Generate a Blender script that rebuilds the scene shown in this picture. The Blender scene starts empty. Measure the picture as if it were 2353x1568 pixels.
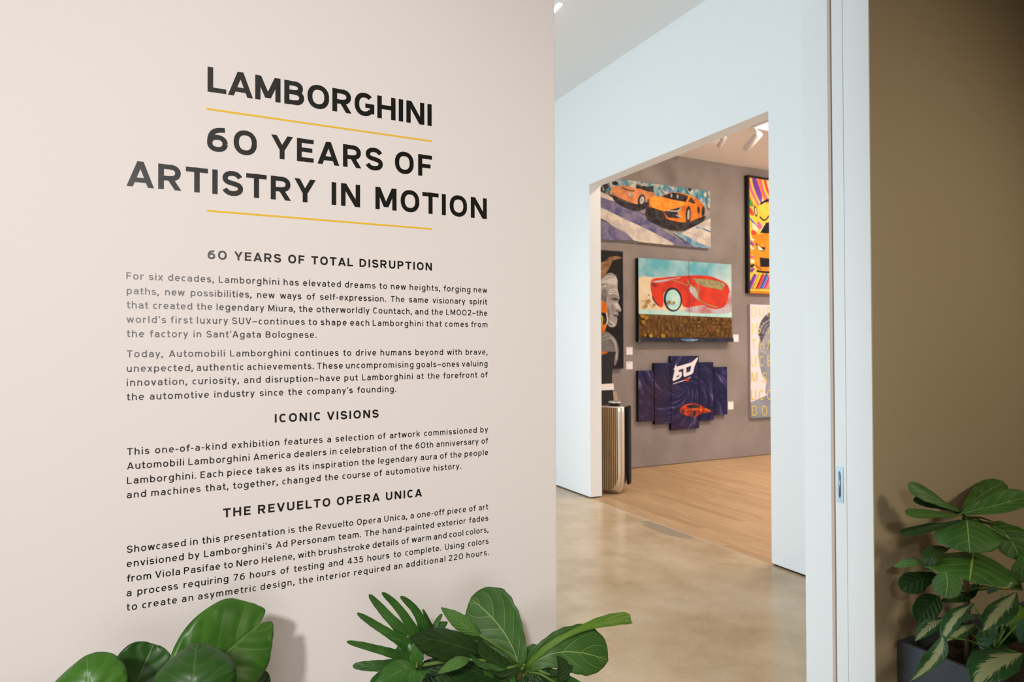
import bpy, bmesh, math, random
from mathutils import Vector, Matrix
random.seed(7)
sc = bpy.context.scene
COL = sc.collection

# ------------------------------------------------------------------ camera, light, exposure
W, H, F_PX = 2353, 1568, 1518.1
YAW, PITCH, ROLL, EYE = 0.4596, 0.0123, -0.0033, 1.6
fw = Vector((math.sin(YAW)*math.cos(PITCH), math.cos(YAW)*math.cos(PITCH), math.sin(PITCH)))
rt0 = Vector((math.cos(YAW), -math.sin(YAW), 0)); up0 = rt0.cross(fw)
rt = math.cos(ROLL)*rt0 + math.sin(ROLL)*up0
up = math.cos(ROLL)*up0 - math.sin(ROLL)*rt0
cam_d = bpy.data.cameras.new('camera'); cam = bpy.data.objects.new('camera', cam_d); COL.objects.link(cam)
cam_d.sensor_width = 36; cam_d.lens = F_PX/W*36; cam_d.clip_start = 0.05
cam.matrix_world = Matrix(((rt.x, up.x, -fw.x, 0), (rt.y, up.y, -fw.y, 0), (rt.z, up.z, -fw.z, EYE), (0, 0, 0, 1)))
cam_d.dof.use_dof = True; cam_d.dof.focus_distance = 1.85; cam_d.dof.aperture_fstop = 6.0
sc.camera = cam
sc.view_settings.view_transform = 'Standard'; sc.view_settings.look = 'None'
sc.view_settings.gamma = 1; sc.view_settings.use_curve_mapping = False
sc.view_settings.exposure = 0.0

world = bpy.data.worlds.new('world'); sc.world = world; world.use_nodes = True
world.node_tree.nodes['Background'].inputs[0].default_value = (0.75, 0.85, 1, 1)
world.node_tree.nodes['Background'].inputs[1].default_value = 0.3

def area(name, loc, aim, sx, sy, power, col, spread=180):
    l = bpy.data.lights.new(name, 'AREA'); l.shape = 'RECTANGLE'; l.size = sx; l.size_y = sy
    l.energy = power; l.color = col; l.spread = math.radians(spread)
    o = bpy.data.objects.new(name, l); COL.objects.link(o); o.location = loc
    o.rotation_euler = (Vector(aim)-Vector(loc)).to_track_quat('-Z', 'Y').to_euler(); return o
def spot(name, loc, aim, power, col, ang, blend=0.8, rad=0.05):
    l = bpy.data.lights.new(name, 'SPOT'); l.energy = power; l.color = col
    l.spot_size = math.radians(ang); l.spot_blend = blend; l.shadow_soft_size = rad
    o = bpy.data.objects.new(name, l); COL.objects.link(o); o.location = loc
    o.rotation_euler = (Vector(aim)-Vector(loc)).to_track_quat('-Z', 'Y').to_euler(); return o

# far hall: tall cool windows in its left wall
area('hall_window_light', (-3.85, 5.0, 1.7), (4, 5.0, 1.3), 4.2, 2.4, 275, (0.70, 0.875, 1.0))
area('hall_downlight', (1.6, 5.2, 4.48), (1.6, 5.2, 0), 1.2, 3.0, 26, (1.0, 0.84, 0.66), 120)
# front room: window in the wall behind the viewer, ceiling washers on the lettered wall
area('front_window_light', (-0.95, -4.85, 2.2), (-0.9, 2, 1.9), 2.6, 1.5, 66, (1.0, 0.965, 0.965))
spot('wall_spot_light', (-1.7, -2.6, 3.5), (0.25, 1.8, 1.55), 660, (1.0, 0.95, 0.925), 50, 1.0, 0.14)
area('front_fill_light', (-1.4, -1.8, 3.55), (-1.4, -1.8, 0), 4.0, 3.0, 30, (1.0, 0.93, 0.87), 150)  # unseen soft fill, added for ambient bounce in the front room
spot('corner_downlight', (3.6, -0.75, 2.75), (2.55, 1.8, 1.1), 125, (1.0, 0.86, 0.65), 104, 1.0, 0.26)
# gallery: warm ceiling spots on the art wall
for gx in (4.9, 6.2, 7.6, 9.0):
    spot('gallery_spot_light', (gx, 4.75, 4.1), (gx, 7.2, 2.5), 88, (1.0, 0.82, 0.60), 110, 0.9, 0.06)
area('gallery_fill_light', (7.6, 3.9, 4.25), (7.6, 3.9, 0), 3.0, 2.4, 150, (1.0, 0.84, 0.70), 120)  # unseen soft fill, added so floor bounce brightens the gallery ceiling
area('gallery_window_light', (9.7, 3.2, 2.2), (5, 4.5, 1.0), 3.0, 2.0, 60, (0.80, 0.84, 1.0))

# ------------------------------------------------------------------ pixel rays -> points on planes of the place
def ray(x, y): return fw + (x-W/2)/F_PX*rt - (y-H/2)/F_PX*up
C0 = Vector((0, 0, EYE))
def onY(x, y, Y): v = ray(x, y); return C0 + v*(Y/v.y)
def onX(x, y, X): v = ray(x, y); return C0 + v*(X/v.x)
def onZ(x, y, Z): v = ray(x, y); return C0 + v*((Z-EYE)/v.z)

D = 1.8; DW = 3.888; BW = 7.214                     # lettered wall (Y), white hall wall (X), gallery art wall (Y)
JX = onY(2005, 800, D).x                            # right jamb
EX = onY(1277.5, 800, D).x                          # free end of the lettered wall
JF = onX(1846.5, 800, JX).y                         # far side of that wall
TH = JF - D
CEIL, GCEIL, FCEIL = 4.511, 4.293, 3.6

# ------------------------------------------------------------------ helpers
def link(name, me, mat=None, parent=None, loc=None):
    o = bpy.data.objects.new(name, me); COL.objects.link(o)
    if mat is not None and me is not None:
        for m in (mat if isinstance(mat, (list, tuple)) else [mat]): me.materials.append(m)
    if parent is not None: o.parent = parent
    if loc is not None: o.location = loc
    return o
def origin_of(p):
    v = Vector((0, 0, 0))
    while p is not None: v += Vector(p.location); p = p.parent
    return v
def obj(name, verts, faces, mat, parent=None, smooth=False, midx=None, uvs=None, base=True):
    """verts in world space; a top-level mesh gets its origin at the middle of its base"""
    vs = [Vector(v) for v in verts]
    if parent is not None: off = origin_of(parent); loc = None
    elif base:
        lo = [min(v[i] for v in vs) for i in range(3)]; hi = [max(v[i] for v in vs) for i in range(3)]
        off = Vector(((lo[0]+hi[0])/2, (lo[1]+hi[1])/2, lo[2])); loc = off
    else: off = Vector((0, 0, 0)); loc = off
    me = bpy.data.meshes.new(name); me.from_pydata([v-off for v in vs], [], faces)
    if uvs is not None:
        uv = me.uv_layers.new(name='UVMap')
        for lp in me.loops: uv.data[lp.index].uv = uvs[lp.vertex_index]
    if midx is not None:
        for p, i in zip(me.polygons, midx): p.material_index = i
    if smooth:
        for p in me.polygons: p.use_smooth = True
    me.update()
    return link(name, me, mat, parent, loc)
def thing(name, loc, label, cat, group=None):
    o = bpy.data.objects.new(name, None); COL.objects.link(o); o.location = loc; o.empty_display_size = 0.05
    return tag(o, label, cat, group)
def tag(o, label, cat, group=None):
    o['label'] = label; o['category'] = cat
    if group: o['group'] = group
    return o
def struct(o): o['kind'] = 'structure'; return o
class MB:
    def __init__(s): s.v = []; s.f = []; s.m = []; s.uv = []
    def poly(s, pts, m=0):
        n = len(s.v); s.v += [Vector(p) for p in pts]; s.f.append(tuple(range(n, n+len(pts)))); s.m.append(m)
    def box(s, a, b, m=0, skip=()):
        x0, y0, z0 = a; x1, y1, z1 = b; n = len(s.v)
        s.v += [Vector(p) for p in ((x0,y0,z0),(x1,y0,z0),(x1,y1,z0),(x0,y1,z0),(x0,y0,z1),(x1,y0,z1),(x1,y1,z1),(x0,y1,z1))]
        for k, f in (('b',(0,3,2,1)),('t',(4,5,6,7)),('f',(0,1,5,4)),('r',(1,2,6,5)),('k',(2,3,7,6)),('l',(3,0,4,7))):
            if k not in skip: s.f.append(tuple(n+i for i in f)); s.m.append(m)
    def tube(s, pts, rads, seg=10, m=0, cap=True):
        pts = [Vector(p) for p in pts]; n = len(s.v); k = len(pts)
        t0 = (pts[1]-pts[0]).normalized(); a = t0.orthogonal().normalized()
        for i, p in enumerate(pts):
            t = (pts[min(i+1, k-1)]-pts[max(i-1, 0)]).normalized()
            a = (a - t*a.dot(t)).normalized(); b = t.cross(a)
            r = rads[i] if isinstance(rads, (list, tuple)) else rads
            for j in range(seg):
                th = 2*math.pi*j/seg; s.v.append(p + (a*math.cos(th)+b*math.sin(th))*r)
        for i in range(k-1):
            for j in range(seg):
                s.f.append((n+i*seg+j, n+i*seg+(j+1)%seg, n+(i+1)*seg+(j+1)%seg, n+(i+1)*seg+j)); s.m.append(m)
        if cap:
            s.f.append(tuple(n+j for j in reversed(range(seg)))); s.m.append(m)
            s.f.append(tuple(n+(k-1)*seg+j for j in range(seg))); s.m.append(m)
    def loft(s, rings, m=0, cap=True):
        n = len(s.v); q = len(rings[0])
        for r in rings: s.v += [Vector(p) for p in r]
        for i in range(len(rings)-1):
            for j in range(q):
                s.f.append((n+i*q+j, n+i*q+(j+1)%q, n+(i+1)*q+(j+1)%q, n+(i+1)*q+j)); s.m.append(m)
        if cap:
            s.f.append(tuple(n+j for j in reversed(range(q)))); s.m.append(m)
            s.f.append(tuple(n+(len(rings)-1)*q+j for j in range(q))); s.m.append(m)
    def build(s, name, mat, parent=None, smooth=False, base=True):
        return obj(name, s.v, s.f, mat, parent, smooth, s.m, None, base)
def bevel(o, w=0.004, seg=2):
    b = o.modifiers.new('bevel', 'BEVEL'); b.width = w; b.segments = seg; b.limit_method = 'ANGLE'; return o

# ------------------------------------------------------------------ materials
def mat(name, col, rough=0.6, spec=0.5, metal=0.0, col2=None, scale=8.0, bump=0.0, bscale=60.0, detail=4.0, stretch=None, emit=None, ramp=(0.35, 0.65)):
    m = bpy.data.materials.new(name); m.use_nodes = True; nt = m.node_tree; N = nt.nodes; L = nt.links
    b = N['Principled BSDF']
    b.inputs['Base Color'].default_value = (*col, 1); b.inputs['Roughness'].default_value = rough
    b.inputs['Metallic'].default_value = metal; b.inputs['Specular IOR Level'].default_value = spec
    if emit: b.inputs['Emission Color'].default_value = (*emit[0], 1); b.inputs['Emission Strength'].default_value = emit[1]
    if col2 or bump:
        g = N.new('ShaderNodeNewGeometry'); mp = N.new('ShaderNodeMapping'); L.new(g.outputs['Position'], mp.inputs[0])
        if stretch: mp.inputs['Scale'].default_value = stretch
    if col2:
        t = N.new('ShaderNodeTexNoise'); t.inputs['Scale'].default_value = scale; t.inputs['Detail'].default_value = detail
        r = N.new('ShaderNodeValToRGB'); r.color_ramp.elements[0].color = (*col, 1); r.color_ramp.elements[1].color = (*col2, 1)
        r.color_ramp.elements[0].position = ramp[0]; r.color_ramp.elements[1].position = ramp[1]
        L.new(mp.outputs[0], t.inputs['Vector']); L.new(t.outputs['Fac'], r.inputs[0]); L.new(r.outputs[0], b.inputs['Base Color'])
    if bump:
        t2 = N.new('ShaderNodeTexNoise'); t2.inputs['Scale'].default_value = bscale; t2.inputs['Detail'].default_value = 3
        bp = N.new('ShaderNodeBump'); bp.inputs['Strength'].default_value = bump; bp.inputs['Distance'].default_value = 0.002
        L.new(mp.outputs[0], t2.inputs['Vector']); L.new(t2.outputs['Fac'], bp.inputs['Height']); L.new(bp.outputs[0], b.inputs['Normal'])
    return m

M_text_wall = mat('warm_white_wall_paint', (0.80, 0.775, 0.765), 0.75, 0.3, bump=0.12, bscale=350)
M_white = mat('white_wall_paint', (0.83, 0.84, 0.84), 0.7, 0.3, bump=0.08, bscale=300)
M_jamb = mat('white_jamb_paint', (0.80, 0.82, 0.82), 0.55, 0.35)
M_tan = mat('tan_wall_paint', (0.40, 0.328, 0.215), 0.8, 0.2, bump=0.2, bscale=350)
M_ceil = mat('ceiling_paint', (0.86, 0.85, 0.85), 0.85, 0.2)
M_gceil = mat('gallery_ceiling_paint', (0.86, 0.80, 0.73), 0.85, 0.2)
M_plaster = mat('taupe_plaster', (0.228, 0.195, 0.183), 0.85, 0.15, col2=(0.276, 0.240, 0.232), scale=2.2, bump=0.5, bscale=45, detail=8)
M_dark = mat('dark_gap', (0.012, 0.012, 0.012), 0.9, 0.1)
M_beige = mat('beige_edge', (0.60, 0.48, 0.40), 0.8, 0.2)
M_vinyl = mat('black_vinyl', (0.004, 0.006, 0.006), 0.21, 0.75, bump=0.05, bscale=400)
M_yellow = mat('yellow_vinyl', (0.86, 0.53, 0.02), 0.5, 0.3)
M_steel = mat('brushed_steel', (0.34, 0.41, 0.47), 0.32, 0.5, 1.0, bump=0.05, bscale=300, stretch=(1, 1, 0.05))
M_alu = mat('satin_aluminium', (0.72, 0.71, 0.70), 0.28, 0.5, 1.0)
M_black = mat('black_gloss', (0.007, 0.007, 0.008), 0.4, 0.3)
M_matte_black = mat('matte_black_cloth', (0.012, 0.013, 0.014), 0.85, 0.2)
M_oak_slat = mat('oak_slats', (0.50, 0.32, 0.15), 0.5, 0.3, col2=(0.42, 0.25, 0.11), scale=30, stretch=(1, 1, 0.1))
M_planter = mat('grey_planter', (0.05, 0.06, 0.076), 0.55, 0.4, bump=0.05, bscale=200)
M_soil = mat('dark_soil', (0.018, 0.013, 0.010), 0.95, 0.1, col2=(0.05, 0.035, 0.025), scale=60, bump=1.0, bscale=90)
M_lamp_white = mat('white_lamp_metal', (0.82, 0.82, 0.85), 0.4, 0.4)
M_lit = mat('lit_lens', (1, 1, 1), 0.3, 0.3, emit=((1.0, 0.95, 0.88), 14))
M_card = mat('white_card', (0.82, 0.77, 0.82), 0.7, 0.2)
M_print = mat('grey_print', (0.45, 0.42, 0.46), 0.8, 0.1)
M_wood_brown = mat('pale_wood', (0.45, 0.33, 0.22), 0.5, 0.3)
M_stem = mat('brown_stem', (0.12, 0.075, 0.03), 0.7, 0.2, col2=(0.07, 0.05, 0.02), scale=40)
M_green_stem = mat('green_stalk', (0.10, 0.20, 0.035), 0.5, 0.35)

def concrete():
    m = bpy.data.materials.new('polished_concrete'); m.use_nodes = True; nt = m.node_tree; N = nt.nodes; L = nt.links
    b = N['Principled BSDF']; g = N.new('ShaderNodeNewGeometry')
    def noise(sc_, det, rough=0.55):
        t = N.new('ShaderNodeTexNoise'); t.inputs['Scale'].default_value = sc_; t.inputs['Detail'].default_value = det
        t.inputs['Roughness'].default_value = rough; L.new(g.outputs['Position'], t.inputs['Vector']); return t
    a = noise(1.7, 6, 0.6); c = noise(160, 2, 0.6); e = noise(5, 5)
    r = N.new('ShaderNodeValToRGB'); el = r.color_ramp.elements
    el[0].position = 0.30; el[0].color = (0.38, 0.265, 0.145, 1); el[1].position = 0.72; el[1].color = (0.62, 0.48, 0.335, 1)
    k = el.new(0.5); k.color = (0.52, 0.385, 0.24, 1)
    L.new(a.outputs['Fac'], r.inputs[0])
    sp = N.new('ShaderNodeMapRange'); sp.inputs[1].default_value = 0.35; sp.inputs[2].default_value = 0.65; sp.inputs[3].default_value = 0.86; sp.inputs[4].default_value = 1.10
    L.new(c.outputs['Fac'], sp.inputs[0])
    mu = N.new('ShaderNodeMixRGB'); mu.blend_type = 'MULTIPLY'; mu.inputs[0].default_value = 1
    L.new(r.outputs[0], mu.inputs[1]); L.new(sp.outputs[0], mu.inputs[2])
    # grey repair stain beside the wood seam
    p0 = onZ(1535, 1218, 0)
    sub = N.new('ShaderNodeVectorMath'); sub.operation = 'SUBTRACT'; sub.inputs[1].default_value = p0; L.new(g.outputs['Position'], sub.inputs[0])
    scl = N.new('ShaderNodeVectorMath'); scl.operation = 'MULTIPLY'; scl.inputs[1].default_value = (1/0.11, 1/0.34, 0); L.new(sub.outputs[0], scl.inputs[0])
    ln = N.new('ShaderNodeVectorMath'); ln.operation = 'LENGTH'; L.new(scl.outputs[0], ln.inputs[0])
    wob = N.new('ShaderNodeMath'); wob.operation = 'MULTIPLY_ADD'; wob.inputs[1].default_value = 1.6; wob.inputs[2].default_value = -0.8; L.new(e.outputs['Fac'], wob.inputs[0])
    ad = N.new('ShaderNodeMath'); ad.operation = 'ADD'; L.new(ln.outputs['Value'], ad.inputs[0]); L.new(wob.outputs[0], ad.inputs[1])
    st = N.new('ShaderNodeMapRange'); st.inputs[1].default_value = 0.95; st.inputs[2].default_value = 1.05; st.inputs[3].default_value = 0.7; st.inputs[4].default_value = 0
    L.new(ad.outputs[0], st.inputs[0])
    mx = N.new('ShaderNodeMixRGB'); mx.inputs[2].default_value = (0.27, 0.235, 0.17, 1); L.new(st.outputs[0], mx.inputs[0]); L.new(mu.outputs[0], mx.inputs[1])
    L.new(mx.outputs[0], b.inputs['Base Color'])
    rr = N.new('ShaderNodeMapRange'); rr.inputs[3].default_value = 0.17; rr.inputs[4].default_value = 0.32; L.new(e.outputs['Fac'], rr.inputs[0]); L.new(rr.outputs[0], b.inputs['Roughness'])
    b.inputs['Specular IOR Level'].default_value = 0.5
    return m
M_concrete = concrete()

def planks():
    m = bpy.data.materials.new('oak_floor_planks'); m.use_nodes = True; nt = m.node_tree; N = nt.nodes; L = nt.links
    b = N['Principled BSDF']; g = N.new('ShaderNodeNewGeometry')
    mp = N.new('ShaderNodeMapping'); mp.inputs['Rotation'].default_value = (0, 0, math.pi/2); L.new(g.outputs['Position'], mp.inputs[0])
    br = N.new('ShaderNodeTexBrick'); br.offset = 0.37; br.offset_frequency = 3
    br.inputs['Color1'].default_value = (0.50, 0.325, 0.175, 1); br.inputs['Color2'].default_value = (0.37, 0.225, 0.115, 1); br.inputs['Mortar'].default_value = (0.20, 0.11, 0.05, 1)
    br.inputs['Scale'].default_value = 1; br.inputs['Brick Width'].default_value = 1.35; br.inputs['Row Height'].default_value = 0.085
    br.inputs['Mortar Size'].default_value = 0.0012; br.inputs['Bias'].default_value = -0.25
    L.new(mp.outputs[0], br.inputs['Vector'])
    mp2 = N.new('ShaderNodeMapping'); mp2.inputs['Scale'].default_value = (22, 1.2, 1); L.new(g.outputs['Position'], mp2.inputs[0])
    t = N.new('ShaderNodeTexNoise'); t.inputs['Scale'].default_value = 2.5; t.inputs['Detail'].default_value = 6; L.new(mp2.outputs[0], t.inputs['Vector'])
    r = N.new('ShaderNodeMapRange'); r.inputs[1].default_value = 0.3; r.inputs[2].default_value = 0.7; r.inputs[3].default_value = 0.82; r.inputs[4].default_value = 1.12; L.new(t.outputs['Fac'], r.inputs[0])
    mu = N.new('ShaderNodeMixRGB'); mu.blend_type = 'MULTIPLY'; mu.inputs[0].default_value = 1; L.new(br.outputs['Color'], mu.inputs[1]); L.new(r.outputs[0], mu.inputs[2])
    L.new(mu.outputs[0], b.inputs['Base Color']); b.inputs['Roughness'].default_value = 0.42
    return m
M_planks = planks()

# ------------------------------------------------------------------ the rooms
b = MB(); b.box((-4.2, -5.2, -0.1), (DW, 9.2, 0)); struct(b.build('floor', M_concrete, base=False))
b = MB(); b.box((DW, 0.3, -0.1), (10.2, 7.6, 0.0)); struct(b.build('floor_gallery', M_planks, base=False))
b = MB(); b.box((DW, -5.2, -0.1), (6.2, 0.3, 0.0)); struct(b.build('floor_corner', M_concrete, base=False))
b = MB(); b.box((DW-0.012, 3.53, 0), (DW-0.003, 5.98, 0.002)); struct(b.build('trim_1', mat('pale_seam', (0.55, 0.42, 0.30), 0.5), base=False))
# lettered wall, header over the opening, and the tan wall that holds the sliding door
def wall(name, boxes, m, bev=0.0):
    b = MB()
    for a, c in boxes: b.box(a, c)
    o = struct(b.build(name, m, base=False))
    if bev: bevel(o, bev, 2)
    return o
wall('wall_front', [((-4.2, D, 0), (EX, JF, FCEIL))], M_text_wall, 0.003)
wall('wall_header', [((EX, D, 3.35), (JX, JF, FCEIL))], M_text_wall)
yl0 = onX(1942.5, 800, JX).y; yl1 = onX(1917.0, 800, JX).y; yg = onX(1907.5, 800, JX).y; yb = onX(1913.3, 800, JX).y
wall('wall_right_front', [((JX, D, 0), (6.2, D+0.004, FCEIL))], M_tan)
wall('trim_2', [((JX, D+0.004, 0), (6.2, yl0-0.0008, FCEIL))], M_jamb, 0.0015)
wall('trim_3', [((JX, yg, 0), (DW, JF, FCEIL))], M_jamb, 0.0015)
wall('trim_4', [((JX+0.0008, yb, 0), (JX+0.05, yg-0.0005, FCEIL))], M_beige)
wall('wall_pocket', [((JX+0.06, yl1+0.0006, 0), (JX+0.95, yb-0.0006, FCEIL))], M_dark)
b = MB(); b.box((JX-0.001, yl0, 0.008), (JX+0.85, yl1, 3.34)); door = bevel(struct(b.build('door_1', M_jamb)), 0.0012)
# flush edge pull: plate with a slot, a bar inside it and two screws
pl = onX(1938.0, 1078, JX); pr = onX(1923.5, 1150, JX)
zt, zb = onX(1931, 1073, JX).z, onX(1931, 1155, JX).z
ya, yc = sorted((pl.y, pr.y)); ym = (ya+yc)/2
def rrect(y0, y1, z0, z1, r, n=6):
    P = []
    for cy, cz, a0 in ((y1-r, z1-r, 0), (y0+r, z1-r, 90), (y0+r, z0+r, 180), (y1-r, z0+r, 270)):
        for i in range(n+1):
            a = math.radians(a0+90*i/n); P.append((cy+r*math.cos(a), cz+r*math.sin(a)))
    return P
b = MB(); oz = rrect(ya, yc, zb, zt, 0.0015); iz = rrect(ym-0.0052, ym+0.0052, zb+0.02, zt-0.02, 0.005)
for ring, x0, x1 in ((oz, JX-0.0010, JX-0.0032),):
    b.loft([[(x0, y, z) for y, z in ring], [(x1, y, z) for y, z in ring]], cap=False)
n = len(b.v); b.v += [Vector((JX-0.0032, y, z)) for y, z in oz] + [Vector((JX-0.0032, y, z)) for y, z in iz] + [Vector((JX+0.0005, y, z)) for y, z in iz]
q = len(oz)
for j in range(q):
    k = (j+1) % q; b.f.append((n+j, n+k, n+q+k, n+q+j)); b.f.append((n+q+j, n+q+k, n+2*q+k, n+2*q+j)); b.m += [0, 0]
pull = b.build('flush_pull', M_steel, door); pull['label'] = 'brushed steel flush pull'
b = MB(); b.poly([(JX-0.0014, y, z) for y, z in iz]); b.build('recess', mat('recess_grey', (0.12, 0.14, 0.16), 0.4, 0.5, 0.8), pull)
b = MB(); b.tube([(JX-0.003, ym, zb+0.028), (JX-0.003, ym, zt-0.034)], 0.0030, 10); b.build('finger_bar', M_steel, pull, True)
for zz in (zb+0.010, zt-0.010):
    b = MB(); b.tube([(JX-0.0030, ym, zz), (JX-0.0042, ym, zz)], 0.0030, 10); b.build('screw', M_steel, pull)
# white hall wall with its big opening
OY0, OY1 = onX(1769.5, 800, DW).y, onX(1355.6, 800, DW).y
OZ = onX(1560, 339.5, DW).z
RT = 0.145
g = 0.014
wall('wall_hall_right', [((DW, JF, g), (DW+RT, OY0, CEIL)), ((DW, OY1, g), (DW+RT, 9.2, CEIL)), ((DW, OY0, OZ), (DW+RT, OY1, CEIL))], M_white)
wall('shadow_gap_hall_right', [((DW+0.012, JF, 0), (DW+RT-0.012, OY0-0.012, g)), ((DW+0.012, OY1+0.012, 0), (DW+RT-0.012, 9.2, g))], M_dark)  # recessed strips, the shade of the gap under the wall painted near-black
wall('ceiling', [((-4.2, JF, CEIL), (DW+RT, 9.2, CEIL+0.1))], M_ceil)
wall('wall_hall_left', [((-4.2, JF, 0), (-4.0, 9.2, CEIL))], M_white)
wall('wall_hall_back', [((-4.2, 9.0, 0), (DW, 9.2, CEIL))], M_white)
wall('wall_hall_front', [((-4.2, JF-0.1, FCEIL), (DW+RT, JF, CEIL))], M_white)
# front room
wall('ceiling_front', [((-4.2, -5.2, FCEIL), (6.2, JF-0.1, FCEIL+0.1))], M_ceil)
wall('wall_left', [((-4.2, -5.2, 0), (-4.0, D, FCEIL))], M_text_wall)
wall('wall_back', [((-4.2, -5.2, 0), (6.2, -5.0, FCEIL))], M_text_wall)
wall('light_block_wall', [((0.85, -1.25, 0), (6.0, -1.10, FCEIL))], M_tan)  # unseen wall, added to keep window light off the right wall and plants
wall('wall_right', [((6.0, -5.2, 0), (6.2, D, FCEIL))], M_tan)
# gallery
wall('wall_gallery_back', [((DW+RT, BW, 0.008), (10.2, BW+0.2, GCEIL+0.2))], M_plaster)
wall('shadow_gap_gallery', [((DW+RT, BW+0.01, 0), (10.2, BW+0.15, 0.008))], M_dark)  # shade under the art wall, put into a near-black recessed strip
wall('ceiling_gallery', [((DW+RT, 0.3, GCEIL), (10.2, BW, GCEIL+0.1))], M_gceil)
wall('wall_gallery_right', [((10.0, 0.3, 0), (10.2, BW, GCEIL))], M_white)
wall('wall_gallery_front', [((DW+RT, JF, 0), (10.2, JF+0.1, GCEIL))], M_white)

# ------------------------------------------------------------------ lettering: a stroke alphabet (cap height 1)
def bez(p0, p1, p2, p3, n=7):
    return [tuple(p0[i]*(1-t)**3+3*p1[i]*t*(1-t)**2+3*p2[i]*t*t*(1-t)+p3[i]*t**3 for i in (0, 1)) for t in [k/n for k in range(1, n+1)]]
def ell(cx, cy, rx, ry, a0, a1, n=None, e=2.25):
    n = n or max(6, int(abs(a1-a0)/12)); P = []
    for i in range(n+1):
        a = math.radians(a0+(a1-a0)*i/n); c, s = math.cos(a), math.sin(a)
        P.append((cx+rx*math.copysign(abs(c)**(2/e), c), cy+ry*math.copysign(abs(s)**(2/e), s)))
    return P
def ribbon(P, w, closed=False):
    Q = [P[0]]
    for p in P[1:]:
        if math.hypot(p[0]-Q[-1][0], p[1]-Q[-1][1]) > 1e-5: Q.append(p)
    P = Q; n = len(P); L = []
    for i in range(n):
        a = P[(i-1) % n] if (i > 0 or closed) else P[i]; c = P[(i+1) % n] if (i < n-1 or closed) else P[i]
        if closed and i in (0, n-1): a, c = P[-2], P[1]
        dx, dy = c[0]-a[0], c[1]-a[1]; l = math.hypot(dx, dy) or 1
        L.append(((P[i][0]-dy/l*w/2, P[i][1]+dx/l*w/2), (P[i][0]+dy/l*w/2, P[i][1]-dx/l*w/2)))
    return [[L[i][1], L[i+1][1], L[i+1][0], L[i][0]] for i in range(n-1)]
XH = 0.745
CAPW = dict(A=.80, B=.66, C=.70, D=.69, E=.57, F=.55, G=.73, H=.69, I=0, L=.55, M=.84, N=.71, O=.76, P=.64, R=.68, S=.63, T=.67, U=.68, V=.76, Y=.75)
LOWW = dict(a=.56, b=.60, c=.55, d=.60, e=.59, f=.40, g=.60, h=.57, i=0, k=.58, l=0, m=.90, n=.57, o=.62, p=.60, q=.60, r=.38, s=.52, t=.40, u=.57, v=.60, w=.86, x=.60, y=.60)
DIGW = {'0': .76, '2': .60, '3': .60, '4': .68, '5': .60, '6': .64, '7': .60}
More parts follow.
